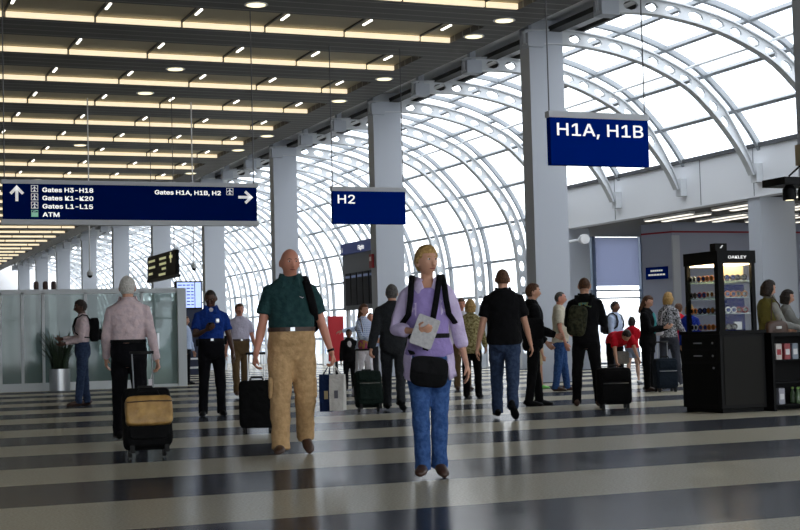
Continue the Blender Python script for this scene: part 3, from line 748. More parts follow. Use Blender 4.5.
    if belt:
        r0 = spl(TT, 60); r0 = min(r0, key=lambda r: abs(r[0]-.598)); c = T((0, r0[3], .596)); c2 = T((0, r0[3], .616)); b = MB()
        b.tube([c, c2], [(r0[1]+.0105, r0[2]+.0105)]*2, 24, ref=(1, 0, 0), sq=.9); o = fin(b).build('belt', belt, body, smooth=False)
        q = T((0, r0[3]+r0[2]+.012, .606)); b = MB().box(q, (.022, .003, .018)); fin(b).build('buckle', STEEL, o)
    # hair
    def shell(fn):
        vs, fs = sphere(fn); b = MB().add([hc+HR @ v for v in vs], fs); return b
    if hair != 'bald':
        def hf(v):
            x_, y_, z_ = v
            line = {'short': -.70 if y_ < -.25 else (-.28 if y_ < .05 else (.12 if y_ < .42 else .46)), 'buzz': -.60 if y_ < -.3 else (-.1 if y_ < .0 else (.2 if y_ < .4 else .56)), 'bob': -.75 if y_ < .25 else .45, 'long': -.85 if y_ < .15 else .5}[hair]
            k = max(0, min(1, (z_-line)/.14)); g = {'short': 1.12, 'buzz': 1.04, 'bob': 1.17, 'long': 1.13}[hair]+vol
            q = headshape(v, .88)*(1-k)+headshape((x_, y_, z_), g+.0001)*k
            if hair in ('bob',) and z_ < 0: q.x *= 1.18; q.y = q.y*1.1 if y_ < 0 else q.y
            if k > .9 and hair != 'buzz': q *= 1+.025*math.sin(9*x_+5*y_)*math.sin(11*z_+4*y_)
            return q
        b = shell(hf)
        if hair == 'long':
            b.tube([hc+HR @ Vector(p) for p in ((0, -.012, .02), (0, -.030, -.03), (0, -.040, -.075), (0, -.042, -.115), (0, -.040, -.145))], [(.046, .036), (.054, .032), (.056, .024), (.048, .018), (.030, .010)], 16, ref=HR @ Vector((1, 0, 0)))
        if hair == 'bob':
            b.tube([hc+HR @ Vector(p) for p in ((0, -.010, .02), (0, -.018, -.03), (0, -.020, -.066))], [(.052, .050), (.058, .046), (.050, .040)], 16, ref=HR @ Vector((1, 0, 0)))
        o = fin(b).build('hair', hcol, body, smooth=True)
        if hair in ('bob', 'long'): remesh(o, .008, 2)
    if face:
        for sd in (1, -1):
            c = hc+HR @ Vector((sd*hw*.37, hd_*.845, .006)); b = MB().ell(c, (.0072, .005, .0036), HR); e = fin(b).build('eye', EYEW, body, smooth=True)
            b = MB().ell(c+HR @ Vector((0, .0035, 0)), (.0034, .0022, .0034), HR); fin(b).build('iris', EYE, e, smooth=True)
            b = MB().tube([hc+HR @ Vector((sd*hw*q, hd_*yy, z)) for q, yy, z in ((.16, .965, .015), (.38, .925, .019), (.58, .80, .015))], [.0018, .0022, .0014], 6); fin(b).build('eyebrow', hcol if hair != 'bald' else H_BUZZ, body, smooth=True)
        b = MB().tube([hc+HR @ Vector((q, hd_*yy, -.035)) for q, yy in ((-.015, .84), (-.007, .91), (0, .925), (.007, .91), (.015, .84))], [.0012, .0028, .003, .0028, .0012], 8); fin(b).build('lips', LIP, body, smooth=True)
    return P
def acc(P, name, label, cat, base, parts, group=None):
    """a thing carried by a person: parts = (name, material, mesh in body heights, smooth, parent part or None)"""
    b0 = (Vector(base)-P.O)*P.h
    e = empty(name, P.M @ b0, label, cat, group, P.rz); made = {}
    for nm, m, b, sm, par in parts:
        b.v = [(v-P.O)*P.h-b0 for v in b.v]
        made[nm] = b.build(nm, m, made.get(par, e), smooth=sm)
    return e
def rbox(c, d, R=None, n=5, e=.35):
    """soft box: superellipsoid"""
    b = MB().ell((0, 0, 0), (1, 1, 1), None, 24, 14); out = []
    for v in b.v:
        q = [math.copysign(abs(t)**e, t) for t in v]; p = Vector((q[0]*d[0]/2, q[1]*d[1]/2, q[2]*d[2]/2)); 
        out.append((R @ p if R else p)+Vector(c))
    b.v = out; return b
def suitcase(x, y, view, w, h, d, label, m, lift=.25, tilt=0, group='wheeled suitcases'):
    """upright or tilted trolley case; front pockets face local +y; handle at -y"""
    phi = math.atan2(x, y); rz = -phi-math.radians(180-view)
    r = empty('suitcase', (x, y, 0), label, 'suitcase', group, rz)
    R = Matrix.Rotation(math.radians(tilt), 3, 'X'); piv = Vector((0, -d/2, .05))
    def fix(b): b.v = [R @ (v-piv)+piv for v in b.v]; return b
    fix(rbox((0, 0, .06+h/2), (w, d, h), e=.22)).build('shell', m, r, smooth=True)
    o = fix(rbox((0, d/2, .06+h*.36), (w*.84, .07, h*.52), e=.25)).build('front_pocket', m, r, smooth=True)
    fix(MB().tube([(-w*.38, d/2+.035, .06+h*.58), (w*.38, d/2+.035, .06+h*.58)], .006, 6)).build('zipper', STEEL, o)
    fix(rbox((0, d/2, .06+h*.80), (w*.8, .05, h*.26), e=.25)).build('upper_pocket', m, r, smooth=True)
    fix(MB().tube([(-.07, 0, .06+h), (-.06, 0, .09+h), (.06, 0, .09+h), (.07, 0, .06+h)], .012, 8)).build('carry_handle', RUB, r, smooth=True)
    if lift:
        hb = MB()
        for sx in (-.09, .09): hb.tube([(sx, -d*.38, .05+h), (sx, -d*.38, .06+h+lift)], .007, 8)
        t = fix(hb).build('telescopic_handle', STEEL, r)
        fix(MB().tube([(-.11, -d*.38, .06+h+lift), (.11, -d*.38, .06+h+lift)], .015, 8)).build('grip', RUB, t, smooth=True)
    for sx in (-1, 1):
        b = MB().tube([(sx*w*.36-.014, -d*.36, .036), (sx*w*.36+.014, -d*.36, .036)], .036, 14)
        fix(b).build('wheel', RUB, r)
        fix(MB().b2(sx*w*.36-.02, sx*w*.36+.02, d*.3, d*.42, 0, .07)).build('foot', RUB, r)
    return r
def backpack(P, label, m, side=0, sz=1.0, col2=None, strapm=None):
    T = P.T; c = T((side*.03, -.115, .715)); b = rbox(c, (.165*sz, .095*sz, .24*sz), None, e=.45)
    pk = rbox(c+Vector((0, -.05*sz, -.045)), (.12*sz, .045*sz, .11*sz), None, e=.4)
    st = []
    for sd in ((1, -1) if side == 0 else (side,)):
        q = MB().tube([T(p) for p in ((sd*.055, -.075, .80), (sd*.060, -.045, .850), (sd*.064, .0, .858), (sd*.066, .055, .825), (sd*.072, .080, .75), (sd*.085, .072, .69), (sd*.112, .02, .65), (sd*.10, -.06, .64))], [(.017, .006)]*8, 8, ref=(1, 0, 0))
        st.append(('shoulder_strap', strapm or m, q, True, None))
    return acc(P, 'backpack', label, 'backpack', c-Vector((0, 0, .12*sz)), [('bag', m, b, True, None), ('pocket', col2 or m, pk, True, 'bag')]+st)

# palette
C = lambda *a, **k: cloth(*a, **k)
JEANS = C('jeans', (44, 72, 122), (62, 92, 142), 30); JEANS2 = C('jeans_dark', (42, 54, 78), (54, 68, 94), 30); BLK = C('black', (13, 13, 15)); CHAR = C('charcoal', (46, 46, 50)); WHT = C('white', (206, 200, 204))
PINKW = C('pinkwhite', (212, 190, 190), (198, 178, 182), 20); TEAL = C('teal', (40, 68, 68), (32, 58, 60), 20); KHAKI = C('khaki', (198, 162, 118), (180, 146, 104), 20); OLIVEK = C('brownkhaki', (104, 84, 60)); LAV = C('lavender', (202, 188, 218), (190, 174, 208), 16); TANK = C('tank', (150, 132, 188))
COP = C('uniform_blue', (26, 58, 134), (20, 48, 116), 18); MIDN = C('midnight', (12, 12, 16)); LBL = C('light_blue', (176, 190, 216)); RED_ = C('red', (190, 22, 38)); OFFW = C('offwhite', (204, 196, 176)); LILW = C('lilac_white', (196, 190, 208))
SUIT = C('suit', (38, 40, 44), (48, 50, 52), 50); TEALT = C('teal_top', (60, 130, 132)); DENIM = C('light_denim', (150, 166, 190)); OLIVE = C('olive', (96, 92, 48)); GREYK = C('grey_knit', (128, 128, 124)); BLUE = C('royal', (24, 44, 130)); BEIGE = C('beige', (186, 166, 130))
PAT = C('patterned', (30, 30, 34), (190, 190, 194), 38); KPAT = C('khaki_print', (110, 98, 58), (178, 166, 120), 34); PLAID = check('plaid', (200, 208, 224), (70, 96, 160), 9); CAMO = C('camo', (30, 32, 24), (62, 62, 44), 20)
BROWNS = mat('brown_leather', (66, 44, 32), .45); TAN = mat('tan_leather', (150, 112, 58), .4, noise=(12, .2, (190, 150, 84)), bump=(16, .5)); LUG = C('luggage_black', (14, 14, 15)); LUGG = C('luggage_green', (22, 34, 30)); LUGB = C('luggage_slate', (30, 38, 48)); WHSHOE = mat('white_shoe', (206, 206, 206), .5); GRYT = C('grey_trousers', (60, 62, 70))

# --- man by the plant
p = person(4.4, 26.0, -85, 1.88, 'man in white shirt and blue jeans with a black backpack beside the potted plant', top=PINKW, hem=.58, tuck=True, bottom=JEANS2, shoe=BROWNS, skin=SKIN_DARK, hcol=H_DARK,
    arms={'L': (8, 8, 70, 20), 'R': (14, 8, 80, 25)}, head=(0, 8), legs={'L': (6, 0, 2, 0), 'R': (-4, 2, 2, 0)})
backpack(p, 'black backpack on the man by the potted plant', BLK, sz=.95)
# --- white-haired man walking away with trolley case
p = person(3.06, 15.21, 182, 1.73, 'white-haired man in pale shirt walking away in front of the glass partition', top=PINKW, hem=.58, tuck=True, bottom=MIDN, shoe=BLACK, hcol=H_WHITE, fat=.006, bulk=1.06, near=True, face=False,
    arms={'R': (-12, 12, 6, 0), 'L': (10, 10, 25, 20), 'curlR': 55}, head=(10, 4), legs={'L': (14, 6, 2, 0), 'R': (-12, 14, 2, 25)}, belt=BLACK)
oldman = p
s = suitcase(2.77, 12.95, 8, .43, .54, .24, 'black trolley case pulled by the white-haired man, with a tan bag on it', LUG, lift=.38, tilt=16)
r = empty('travel_bag', s.location+Vector((0, 0, .36)), 'shiny tan leather bag strapped on the front of the black trolley case', 'bag', None, s.rotation_euler.z)
R = Matrix.Rotation(math.radians(16), 3, 'X'); c = Vector((0, .06, .07))
rbox(c, (.42, .13, .27), R, e=.3).build('bag', TAN, r, smooth=True)
MB().tube([c+R @ Vector(q) for q in ((-.2, .066, .07), (0, .072, .075), (.2, .066, .07))], .006, 6).build('zipper', BROWNS, r)
MB().tube([c+R @ Vector(q) for q in ((-.1, 0, .13), (-.08, 0, .19), (.08, 0, .19), (.1, 0, .13))], .012, 8).build('handle', BLACK, r, smooth=True)
tg = empty('luggage_tag', oldman.M @ ((oldman.J['gripR']-oldman.O)*oldman.h+Vector((-.06, -.02, -.22))), 'white luggage tag hanging under the hand of the white-haired man', 'tag')
MB().box((0, 0, .06), (.05, .008, .12)).build('card', WHT, tg); MB().tube([(0, 0, .12), (.02, 0, .2)], .004, 6).build('loop', WHT, tg)

def sub(P, name, m, b, parent=None, smooth=True):
    b.v = [(v-P.O)*P.h for v in b.v]
    return b.build(name, m, parent or P.o, smooth=smooth)
def strap(P, pts, w, m, t=.004): return MB().tube([P.T(q) for q in pts], [(w, t)]*len(pts), 8, ref=(1, 0, 0))
def belly(P, z, x, out=.012):   # point on the front of the torso
    return P.T((x, .066+out, z))

# --- officer in blue
p = person(5.23, 20.11, 4, 1.80, 'uniformed officer in royal blue shirt with silver badge, looking down at a phone', top=COP, sleeve='short', hem=.58, tuck=True, bottom=MIDN, shoe=SATIN, skin=SKIN_DARK, hcol=H_DARK, hair='buzz', fat=.006, near=True, belt=BLACK,
    arms={'R': (22, 10, 92, 32), 'L': (6, 13, 18, 10)}, head=(14, 24), legs={'R': (6, 10, 4, 0), 'L': (-4, 4, 4, 0)})
sub(p, 'badge', STEEL, rbox(p.T((-.045, .076, .755)), (.030, .008, .038), e=.6)); sub(p, 'undershirt', WHT, MB().ell(p.T((0, .038, .838)), (.020, .014, .022)))
sub(p, 'shoulder_patch', mat('patch_green', (70, 110, 60), .7, noise=(30, .1, (180, 170, 60))), rbox(p.T((.136, .006, .765)), (.012, .03, .04), e=.6))
sub(p, 'radio', BLACK, rbox(p.T((-.112, .01, .60)), (.022, .035, .07), e=.4)); sub(p, 'holster_pouch', BLACK, rbox(p.T((.112, .01, .585)), (.024, .04, .06), e=.4))
g = p.J['gripR']; acc(p, 'phone', 'dark phone in the hand of the officer in blue', 'phone', g, [('casing', BLACK, rbox(g+Vector((0, .0, .012)), (.042, .075, .006), Matrix.Rotation(.5, 3, 'X'), e=.25), True, None), ('screen', mat('phone_screen', (60, 80, 90), .2, emit=(110, 140, 150), es=.4), rbox(g+Vector((0, -.001, .016)), (.037, .066, .002), Matrix.Rotation(.5, 3, 'X'), e=.2), True, 'casing')])
# --- man in pale shirt behind the officer
p = person(7.57, 26.94, 12, 1.77, 'man in lilac-white short-sleeved shirt and brown trousers walking behind the officer', top=LILW, sleeve='short', hem=.58, tuck=True, bottom=OLIVEK, shoe=BROWNS, skin=SKIN_RED, hcol=H_BROWN, fat=.008, belt=BROWNS,
    legs={'R': (12, 4, 2, 0), 'L': (-10, 12, 2, 20)}, arms={'R': (-8, 10, 10, 10), 'L': (14, 10, 24, 10)})
# --- bald man in front
p = person(3.95, 12.36, 4, 1.83, 'bald man in dark teal polo shirt and khaki cargo trousers striding forward', top=TEAL, sleeve='short', hem=.575, tuck=True, bottom=KHAKI, shoe=BROWNS, skin=SKIN_RED, hair='bald', fat=.010, near=True, loose=1.16, bulk=1.10, belt=BROWNS,
    arms={'R': (6, 14, 10, 4), 'L': (-4, 17, 12, 2), 'curlR': 45, 'curlL': 60}, head=(-12, 3), legs={'R': (12, 5, 3, -2), 'L': (-3, 32, 3, 34)})
bald = p
sub(p, 'emblem', WHT, MB().tube([p.T(q) for q in ((-.058, .081, .760), (-.053, .0825, .757), (-.038, .083, .764))], [.0016, .0028, .0012], 6), p.shirt)
sub(p, 'wristwatch', BLACK, MB().tube([p.J['wrL']-p.J['hdL']*.012, p.J['wrL']-p.J['hdL']*.001], .019, 14))
for sd, nm in ((1, 'R'), (-1, 'L')):
    q = p.J['hip'+nm].lerp(p.J['knee'+nm], .82); sub(p, 'cargo_pocket', KHAKI, rbox(q+Vector((sd*.048, 0, 0)), (.022, .075, .105), e=.35))
c = p.T((-.085, -.085, .70))
acc(p, 'backpack', 'black bag slung over one shoulder of the bald man', 'backpack', c-Vector((0, 0, .12)), [('bag', BLK, rbox(c, (.13, .10, .23), e=.5), True, None), ('shoulder_strap', BLK, strap(p, ((-.060, -.075, .80), (-.064, -.045, .852), (-.068, .0, .862), (-.076, .05, .83), (-.092, .078, .76), (-.108, .06, .69), (-.115, .0, .65)), .020, BLK, .007), True, None)])
g = p.J['gripL']
def shop_bag(P, g, dx, dy, m, w, hgt, label, logo, rzb=0.0):
    R = Matrix.Rotation(rzb, 3, 'Z'); top = g+Vector((dx, dy, -.055)); b = MB(); k = hgt
    vs = [top+R @ Vector(q) for q in ((-w*.5, -.018, 0), (w*.5, -.018, 0), (w*.5, .018, 0), (-w*.5, .018, 0), (-w*.46, -.036, -k), (w*.46, -.036, -k), (w*.46, .036, -k), (-w*.46, .036, -k), (-w*.5, -.03, -k*.5), (w*.5, -.03, -k*.5), (w*.5, .03, -k*.5), (-w*.5, .03, -k*.5))]
    b.add(vs, [(0, 1, 9, 8), (1, 2, 10, 9), (2, 3, 11, 10), (3, 0, 8, 11), (8, 9, 5, 4), (9, 10, 6, 5), (10, 11, 7, 6), (11, 8, 4, 7), (4, 5, 6, 7)])
    hs = []
    for sy in (-.017, .017): hs.append(('handle', m, MB().tube([top+R @ Vector((-w*.22, sy, 0)), g+Vector((dx*.4, sy*.3, -.004)), top+R @ Vector((w*.22, sy, 0))], .0028, 6), False, None))
    lg = MB(); lg.box(top+R @ Vector((0, .0335, -k*.55)), (w*.26, .003, k*.22), R)
    return acc(P, 'shopping_bag', label, 'shopping bag', top-Vector((0, 0, k)), [('bag', m, b, False, None)]+hs+[('print', logo, lg, False, 'bag')], 'shopping bags of the bald man')
shop_bag(p, g, -.028, .012, C('bag_white', (196, 192, 186)), .072, .175, 'white shopping bag hanging from the left hand of the bald man', mat('logo_grey', (90, 88, 96), .6), -.35)
shop_bag(p, g, .022, -.03, C('bag_navy', (20, 34, 66)), .070, .18, 'navy shopping bag hanging beside the white one from the bald man', mat('logo_gold', (170, 150, 110), .6), -.2)
suitcase(4.62, 15.78, 176, .40, .54, .24, 'black trolley case standing behind the bald man', LUG, lift=.30)
# --- woman with lavender shirt
p = person(4.17, 9.75, 2, 1.67, 'short-haired blond woman in open lavender shirt and jeans holding papers', sex='f', top=TANK, sleeve=None, hem=.53, bottom=JEANS, shoe=BROWNS, skin=SKIN, hcol=H_BLOND, near=True, collar=False, belt=BLACK, loose=.98, fat=.006, neck=.82, vol=.07,
    arms={'R': (0, 20, 98, 36), 'L': (-6, 15, 16, 12), 'curlR': 30}, head=(-30, -2), legs={'R': (8, 10, -1.5, 0), 'L': (-3, 6, -2.5, 8)})
wom = p; rows = spl([(.44, .112, .078, 0)]+[(z, a+.013, b+.012, o) for z, a, b, o in TORSO_F if .48 < z < .84]+[(.853, .044, .042, -.004)], 26); b = MB(); n = 30
for z, a, bb, o in rows:
    k = (z-.44)/.41; op = math.radians(25+24*max(0, 1-k)**1.2+(6 if z > .80 else 0))
    for j in range(n):
        th = PI/2+op+(2*PI-2*op)*j/(n-1); w = 1+.03*math.sin(j*1.9+z*30)*(1-k)
        b.v.append(p.T((a*w*math.cos(th), o+bb*w*math.sin(th), z-(.03*(abs(j-(n-1)/2)/n*2)**3 if z < .5 else 0))))
m_ = len(rows); b.f += [(i*n+j, i*n+j+1, (i+1)*n+j+1, (i+1)*n+j) for i in range(m_-1) for j in range(n-1)]
o = sub(p, 'overshirt', LAV, b); so = o.modifiers.new('Solid', 'SOLIDIFY'); so.thickness = .012; so.offset = 0; folds(o, .022); BAKE.append(o)
for sd, nm in ((1, 'R'), (-1, 'L')):
    s_, e_, w_ = p.J['sh'+nm], p.J['elb'+nm], p.J['wr'+nm]
    q = MB().tube([s_+Vector((-sd*.035, 0, .012)), s_+(e_-s_).normalized()*.004, s_.lerp(e_, .4), s_.lerp(e_, .85), e_, e_.lerp(w_, .3), e_.lerp(w_, .62)], [.030, .037, .037, .034, .033, .032, .030], 16)
    q = sub(p, 'sleeve', LAV, q, o); folds(q, .02); su = q.modifiers.new('Sub', 'SUBSURF'); su.levels = su.render_levels = 2; q.modifiers.move(1, 0); BAKE.append(q)
    q = MB().add([p.T(v) for v in ((sd*.012, .060, .800), (sd*.030, .040, .862), (sd*.052, .005, .868), (sd*.070, .040, .825), (sd*.045, .066, .792), (sd*.028, .052, .835))], [(0, 1, 5), (1, 2, 3, 5), (5, 3, 4, 0)]); q = sub(p, 'collar', LAV, q, o); so = q.modifiers.new('Solid', 'SOLIDIFY'); so.thickness = .008
sub(p, 'necklace', mat('necklace', (120, 70, 50), .4), MB().tube([p.T(v) for v in ((-.036, .012, .846), (-.030, .040, .825), (0, .062, .800), (.030, .040, .825), (.036, .012, .846))], .0022, 6))
c = p.T((0, -.115, .71))
acc(p, 'backpack', 'black backpack worn by the blond woman in lavender', 'backpack', c-Vector((0, 0, .12)), [('bag', BLK, rbox(c, (.15, .08, .22), e=.45), True, None)]+[('shoulder_strap', BLK, strap(p, ((sd*.055, -.078, .80), (sd*.062, -.045, .862), (sd*.066, .005, .872), (sd*.072, .058, .835), (sd*.078, .086, .76), (sd*.088, .078, .70), (sd*.118, .02, .66)), .013, BLK, .005), True, None) for sd in (1, -1)])
c = Vector((.006, .125, .452))
acc(p, 'shoulder_bag', 'black shoulder bag across the hips of the blond woman', 'bag', c-Vector((0, 0, .07)), [('bag', BLK, rbox(c, (.165, .055, .135), Matrix.Rotation(-.12, 3, 'Y'), e=.55), True, None), ('flap', C('black_flap', (22, 22, 24)), rbox(c+Vector((0, .022, .028)), (.158, .02, .075), Matrix.Rotation(-.12, 3, 'Y'), e=.5), True, 'bag'), ('strap', BLK, strap(p, ((.02, .112, .545), (-.005, .100, .62), (-.022, .100, .70), (-.034, .096, .76), (-.046, .072, .825), (-.056, .02, .872), (-.054, -.05, .855), (.02, -.10, .70), (.09, -.05, .57), (.075, .09, .53)), .013, BLK, .004), True, None)])
g = p.J['gripR']
acc(p, 'folded_newspaper', 'folded grey-white papers held at the chest of the blond woman', 'newspaper', g-Vector((0, 0, .07)), [('pages', mat('paper', (186, 184, 184), .8, noise=(40, .2, (160, 158, 160))), rbox(g+Vector((.004, .004, -.012)), (.10, .010, .135), Matrix.Rotation(-.38, 3, 'Y') @ Matrix.Rotation(.15, 3, 'X'), e=.15), True, None)])
# --- man in dark suit with case
p = person(7.66, 19.21, 176, 1.80, 'grey-haired man in charcoal suit walking away, towing a dark green case', top=WHT, bottom=SUIT, jacket=(SUIT, .465), shoe=SATIN, hcol=H_GREY, face=False, legs={'L': (14, 8, 2, 0), 'R': (-14, 14, 2, 22)}, arms={'L': (-18, 12, 4, 0), 'R': (8, 9, 20, 15), 'curlL': 55})
suitcase(7.18, 18.95, 12, .38, .50, .24, 'dark green trolley case towed by the man in the charcoal suit', LUGG, lift=.36, tilt=18)
# --- woman in plaid
p = person(9.38, 24.98, 55, 1.70, 'brown-haired woman in blue plaid shirt and white trousers', sex='f', top=PLAID, hem=.50, bottom=WHT, shoe=WHSHOE, hcol=H_BROWN, hair='long', arms={'R': (20, 10, 60, 20), 'L': (50, 14, 110, 10)}, head=(-6, 4), legs={'L': (8, 4, 2, 0), 'R': (-6, 8, 2, 0)})
c = p.T((.10, .07, .56)); acc(p, 'handbag', 'colourful patterned handbag carried by the woman in plaid', 'bag', c-Vector((0, 0, .06)), [('bag', mat('bag_print', (160, 120, 50), .7, noise=(16, .06, (140, 40, 90))), rbox(c, (.13, .10, .11), e=.6), True, None), ('strap', BROWNS, strap(p, ((.10, .07, .60), (.105, .06, .72), (.085, .02, .845), (.09, -.05, .74), (.10, .03, .60)), .008, BROWNS), True, None)])
# --- man in black polo walking away
p = person(7.91, 16.11, 178, 1.85, 'heavy-set man in black polo shirt and jeans walking away', top=BLK, sleeve='short', hem=.50, bottom=JEANS2, shoe=BLACK, hcol=H_BROWN, hair='buzz', fat=.010, bulk=1.08, near=True, face=False, legs={'L': (16, 8, 2, 0), 'R': (-10, 30, 0, 42)}, arms={'R': (8, 14, 12, 8), 'L': (-8, 14, 8, 4)})
# --- dark suit facing right, with bag
p = person(9.71, 18.82, 98, 1.79, 'person in black suit with shoulder bag standing behind the heavy-set man in black', top=WHT, bottom=BLK, jacket=(BLK, .46), shoe=BLACK, hcol=H_BROWN, arms={'R': (10, 8, 60, 15), 'L': (6, 8, 40, 15)}, legs={'L': (6, 0, 2, 0), 'R': (-5, 3, 2, 0)})
c = p.T((.15, -.03, .63)); acc(p, 'shoulder_bag', 'black shoulder bag on the person in the black suit', 'bag', c-Vector((0, 0, .1)), [('bag', BLK, rbox(c, (.06, .2, .18), e=.5), True, None), ('strap', BLK, strap(p, ((.14, -.08, .70), (.11, -.04, .80), (.075, -.01, .866), (.11, .04, .78), (.14, .04, .70)), .011, BLK), True, None)])
# --- off-white shirt
p = person(12.72, 23.56, 85, 1.83, 'man in off-white polo shirt and jeans standing side-on by the big grey column', top=OFFW, sleeve='short', hem=.49, bottom=JEANS, shoe=BROWNS, hcol=H_GREY, hair='buzz', fat=.008, skin=SKIN_RED, arms={'R': (4, 10, 16, 10), 'L': (10, 8, 40, 10)}, legs={'L': (6, 0, 3, 0), 'R': (-5, 3, 3, 0)})
p = person(13.0, 25.0, 95, 1.34, 'child in beige top and shorts half hidden behind the man in off-white', top=BEIGE, sleeve='short', hem=.48, bottom=BEIGE, leglen=.36, shoe=mat('neon_shoe', (120, 200, 90), .5), hcol=H_BROWN, legs={'L': (8, 4, 2, 0), 'R': (-8, 6, 2, 0)})
# --- man in black with camouflage backpack
p = person(10.22, 18.17, 176, 1.84, 'man all in black seen from behind with a camouflage backpack', top=BLK, hem=.49, bottom=BLK, shoe=BROWNS, hcol=H_BROWN, hair='buzz', face=False, near=True, arms={'R': (24, 12, 88, 30), 'L': (24, 14, 85, 30)}, head=(-4, 16), legs={'R': (0, 0, 6, 0), 'L': (2, 0, 6, 0)})
sub(p, 'back_print', mat('jacket_print', (120, 112, 40), .8, noise=(40, .1, (50, 120, 120))), rbox(p.T((.005, -.064, .785)), (.10, .008, .04), e=.3), p.shirt)
c = p.T((-.055, -.115, .665)); acc(p, 'backpack', 'camouflage backpack hanging low on the man in black', 'backpack', c-Vector((0, 0, .12)), [('bag', CAMO, rbox(c, (.15, .10, .24), Matrix.Rotation(.15, 3, 'Y'), e=.5), True, None), ('pocket', CAMO, rbox(c+Vector((-.01, -.05, -.04)), (.11, .05, .11), e=.45), True, 'bag')]+[('shoulder_strap', BLK, strap(p, ((sd*.05-.01, -.075, .78), (sd*.06, -.045, .855), (sd*.064, .0, .862), (sd*.07, .055, .82), (sd*.08, .075, .74), (sd*.10, .03, .66)), .015, BLK, .006), True, None) for sd in (1, -1)])
suitcase(10.08, 17.2, 12, .46, .50, .26, 'large black trolley case standing beside the man with the camouflage backpack', LUG, lift=.0)
# --- bending figure, girl, man with straps
p = person(14.6, 24.82, 20, 1.68, 'person in red top bending over beside the girl in denim shorts', top=RED_, sleeve='short', hem=.5, bottom=BLK, shoe=BLACK, hcol=H_DARK, lean=78, fat=.004, face=False, arms={'R': (20, 6, 10, 10), 'L': (30, 4, 12, 10)}, legs={'R': (10, 8, 5, 0), 'L': (-4, 6, 5, 0)})
c = Vector((0, .23, .44)); acc(p, 'tote_bag', 'grey tote bag in the hands of the bending person in red', 'bag', c-Vector((0, 0, .09)), [('bag', C('tote', (120, 116, 110)), rbox(c-Vector((0, 0, .10)), (.16, .10, .15), e=.4), True, None), ('handle', BLK, MB().tube([c+Vector((-.05, 0, -.03)), c+Vector((-.03, 0, .05)), c+Vector((.03, 0, .05)), c+Vector((.05, 0, -.03))], .006, 6), True, None)])
p = person(15.45, 25.55, 165, 1.37, 'girl in red T-shirt and pale denim shorts seen from behind', sex='f', top=RED_, sleeve='short', hem=.53, bottom=DENIM, leglen=.27, shoe=WHSHOE, hcol=H_DARK, hair='bob', face=False, skin=SKIN_PALE, arms={'R': (20, 10, 60, 20), 'L': (10, 12, 30, 10)}, legs={'R': (4, 0, 3, 0), 'L': (-4, 4, 3, 0)})
p = person(15.86, 26.91, 62, 1.72, 'dark-haired man in pale shirt with backpack straps behind the bending person', top=LBL, hem=.5, bottom=GRYT, shoe=BLACK, hcol=H_DARK, skin=SKIN_BROWN, head=(0, -6))
backpack(p, 'grey backpack on the man in pale shirt behind the bending person', CHAR)
# --- women by the kiosk
p = person(13.64, 22.03, 72, 1.69, 'long-haired woman in black cardigan and teal top looking down at her hands', sex='f', top=TEALT, hem=.52, bottom=BLK, jacket=(BLK, .40), shoe=BROWNS, hcol=H_BROWN, hair='long', arms={'R': (20, 8, 82, 25), 'L': (20, 10, 82, 25)}, head=(-4, 24), fat=.004)
sub(p, 'top_front', TEALT, MB().ell(p.T((.0, .070, .70)), (.055, .024, .12)), p.shirt)
p = person(15.05, 23.55, 150, 1.80, 'blond woman in black and white patterned jacket seen from behind', sex='f', top=PAT, hem=.47, bottom=GRYT, shoe=WHSHOE, hcol=H_BLOND, hair='bob', face=False, arms={'R': (10, 10, 50, 15), 'L': (10, 10, 40, 15)}, legs={'R': (8, 0, 3, 0), 'L': (-6, 5, 3, 0)})
c = p.T((-.09, -.085, .60)); acc(p, 'handbag', 'white handbag on the hip of the blond woman in the patterned jacket', 'bag', c-Vector((0, 0, .06)), [('bag', WHT, rbox(c, (.14, .06, .11), e=.5), True, None), ('strap', WHT, strap(p, ((-.05, -.08, .65), (-.03, -.075, .78), (.04, -.04, .855), (.08, .05, .80)), .006, WHT), True, None)])
suitcase(13.6, 21.45, 20, .40, .52, .26, 'slate-blue trolley case standing in front of the woman in black cardigan', LUGB, lift=.28)
p = person(16.54, 25.5, 160, 1.62, 'person in red top standing behind the blond woman in the patterned jacket', top=RED_, hem=.5, bottom=BLK, shoe=BLACK, hcol=H_BROWN, face=False)
p = person(15.95, 24.2, 170, 1.58, 'blond person in royal blue top behind the sunglasses display', sex='f', top=BLUE, hem=.5, bottom=BLK, shoe=BLACK, hcol=H_BLOND, hair='bob', face=False)
# --- women behind the counter
p = person(11.93, 16.2, 120, 1.69, 'dark bob-haired woman in olive vest over grey knit behind the counter', sex='f', top=GREYK, hem=.48, bottom=BLK, jacket=(OLIVE, .50, None), shoe=BLACK, hcol=H_DARK, hair='bob', near=True, arms={'R': (22, 12, 60, 15), 'L': (20, 10, 60, 15)}, head=(0, 14), fat=.006)
c = p.T((.15, -.02, .60)); acc(p, 'shoulder_bag', 'dark brown shoulder bag with a pale clasp on the woman in the olive vest', 'bag', c-Vector((0, 0, .08)), [('bag', BROWNS, rbox(c, (.07, .19, .15), e=.55), True, None), ('clasp', WHSHOE, rbox(c+Vector((.036, 0, .02)), (.006, .05, .022), e=.4), True, 'bag'), ('strap', BROWNS, strap(p, ((.14, -.06, .67), (.105, -.03, .80), (.075, -.005, .868), (.105, .04, .80), (.14, .03, .67)), .008, BROWNS), True, None)])
p = person(12.76, 16.9, 95, 1.58, 'dark-haired woman in grey top resting her face on her hand', sex='f', top=GREYK, hem=.5, bottom=BLK, shoe=BLACK, hcol=H_DARK, hair='bob', arms={'R': (40, 8, 125, 15), 'L': (20, 10, 60, 15)}, head=(0, 10))
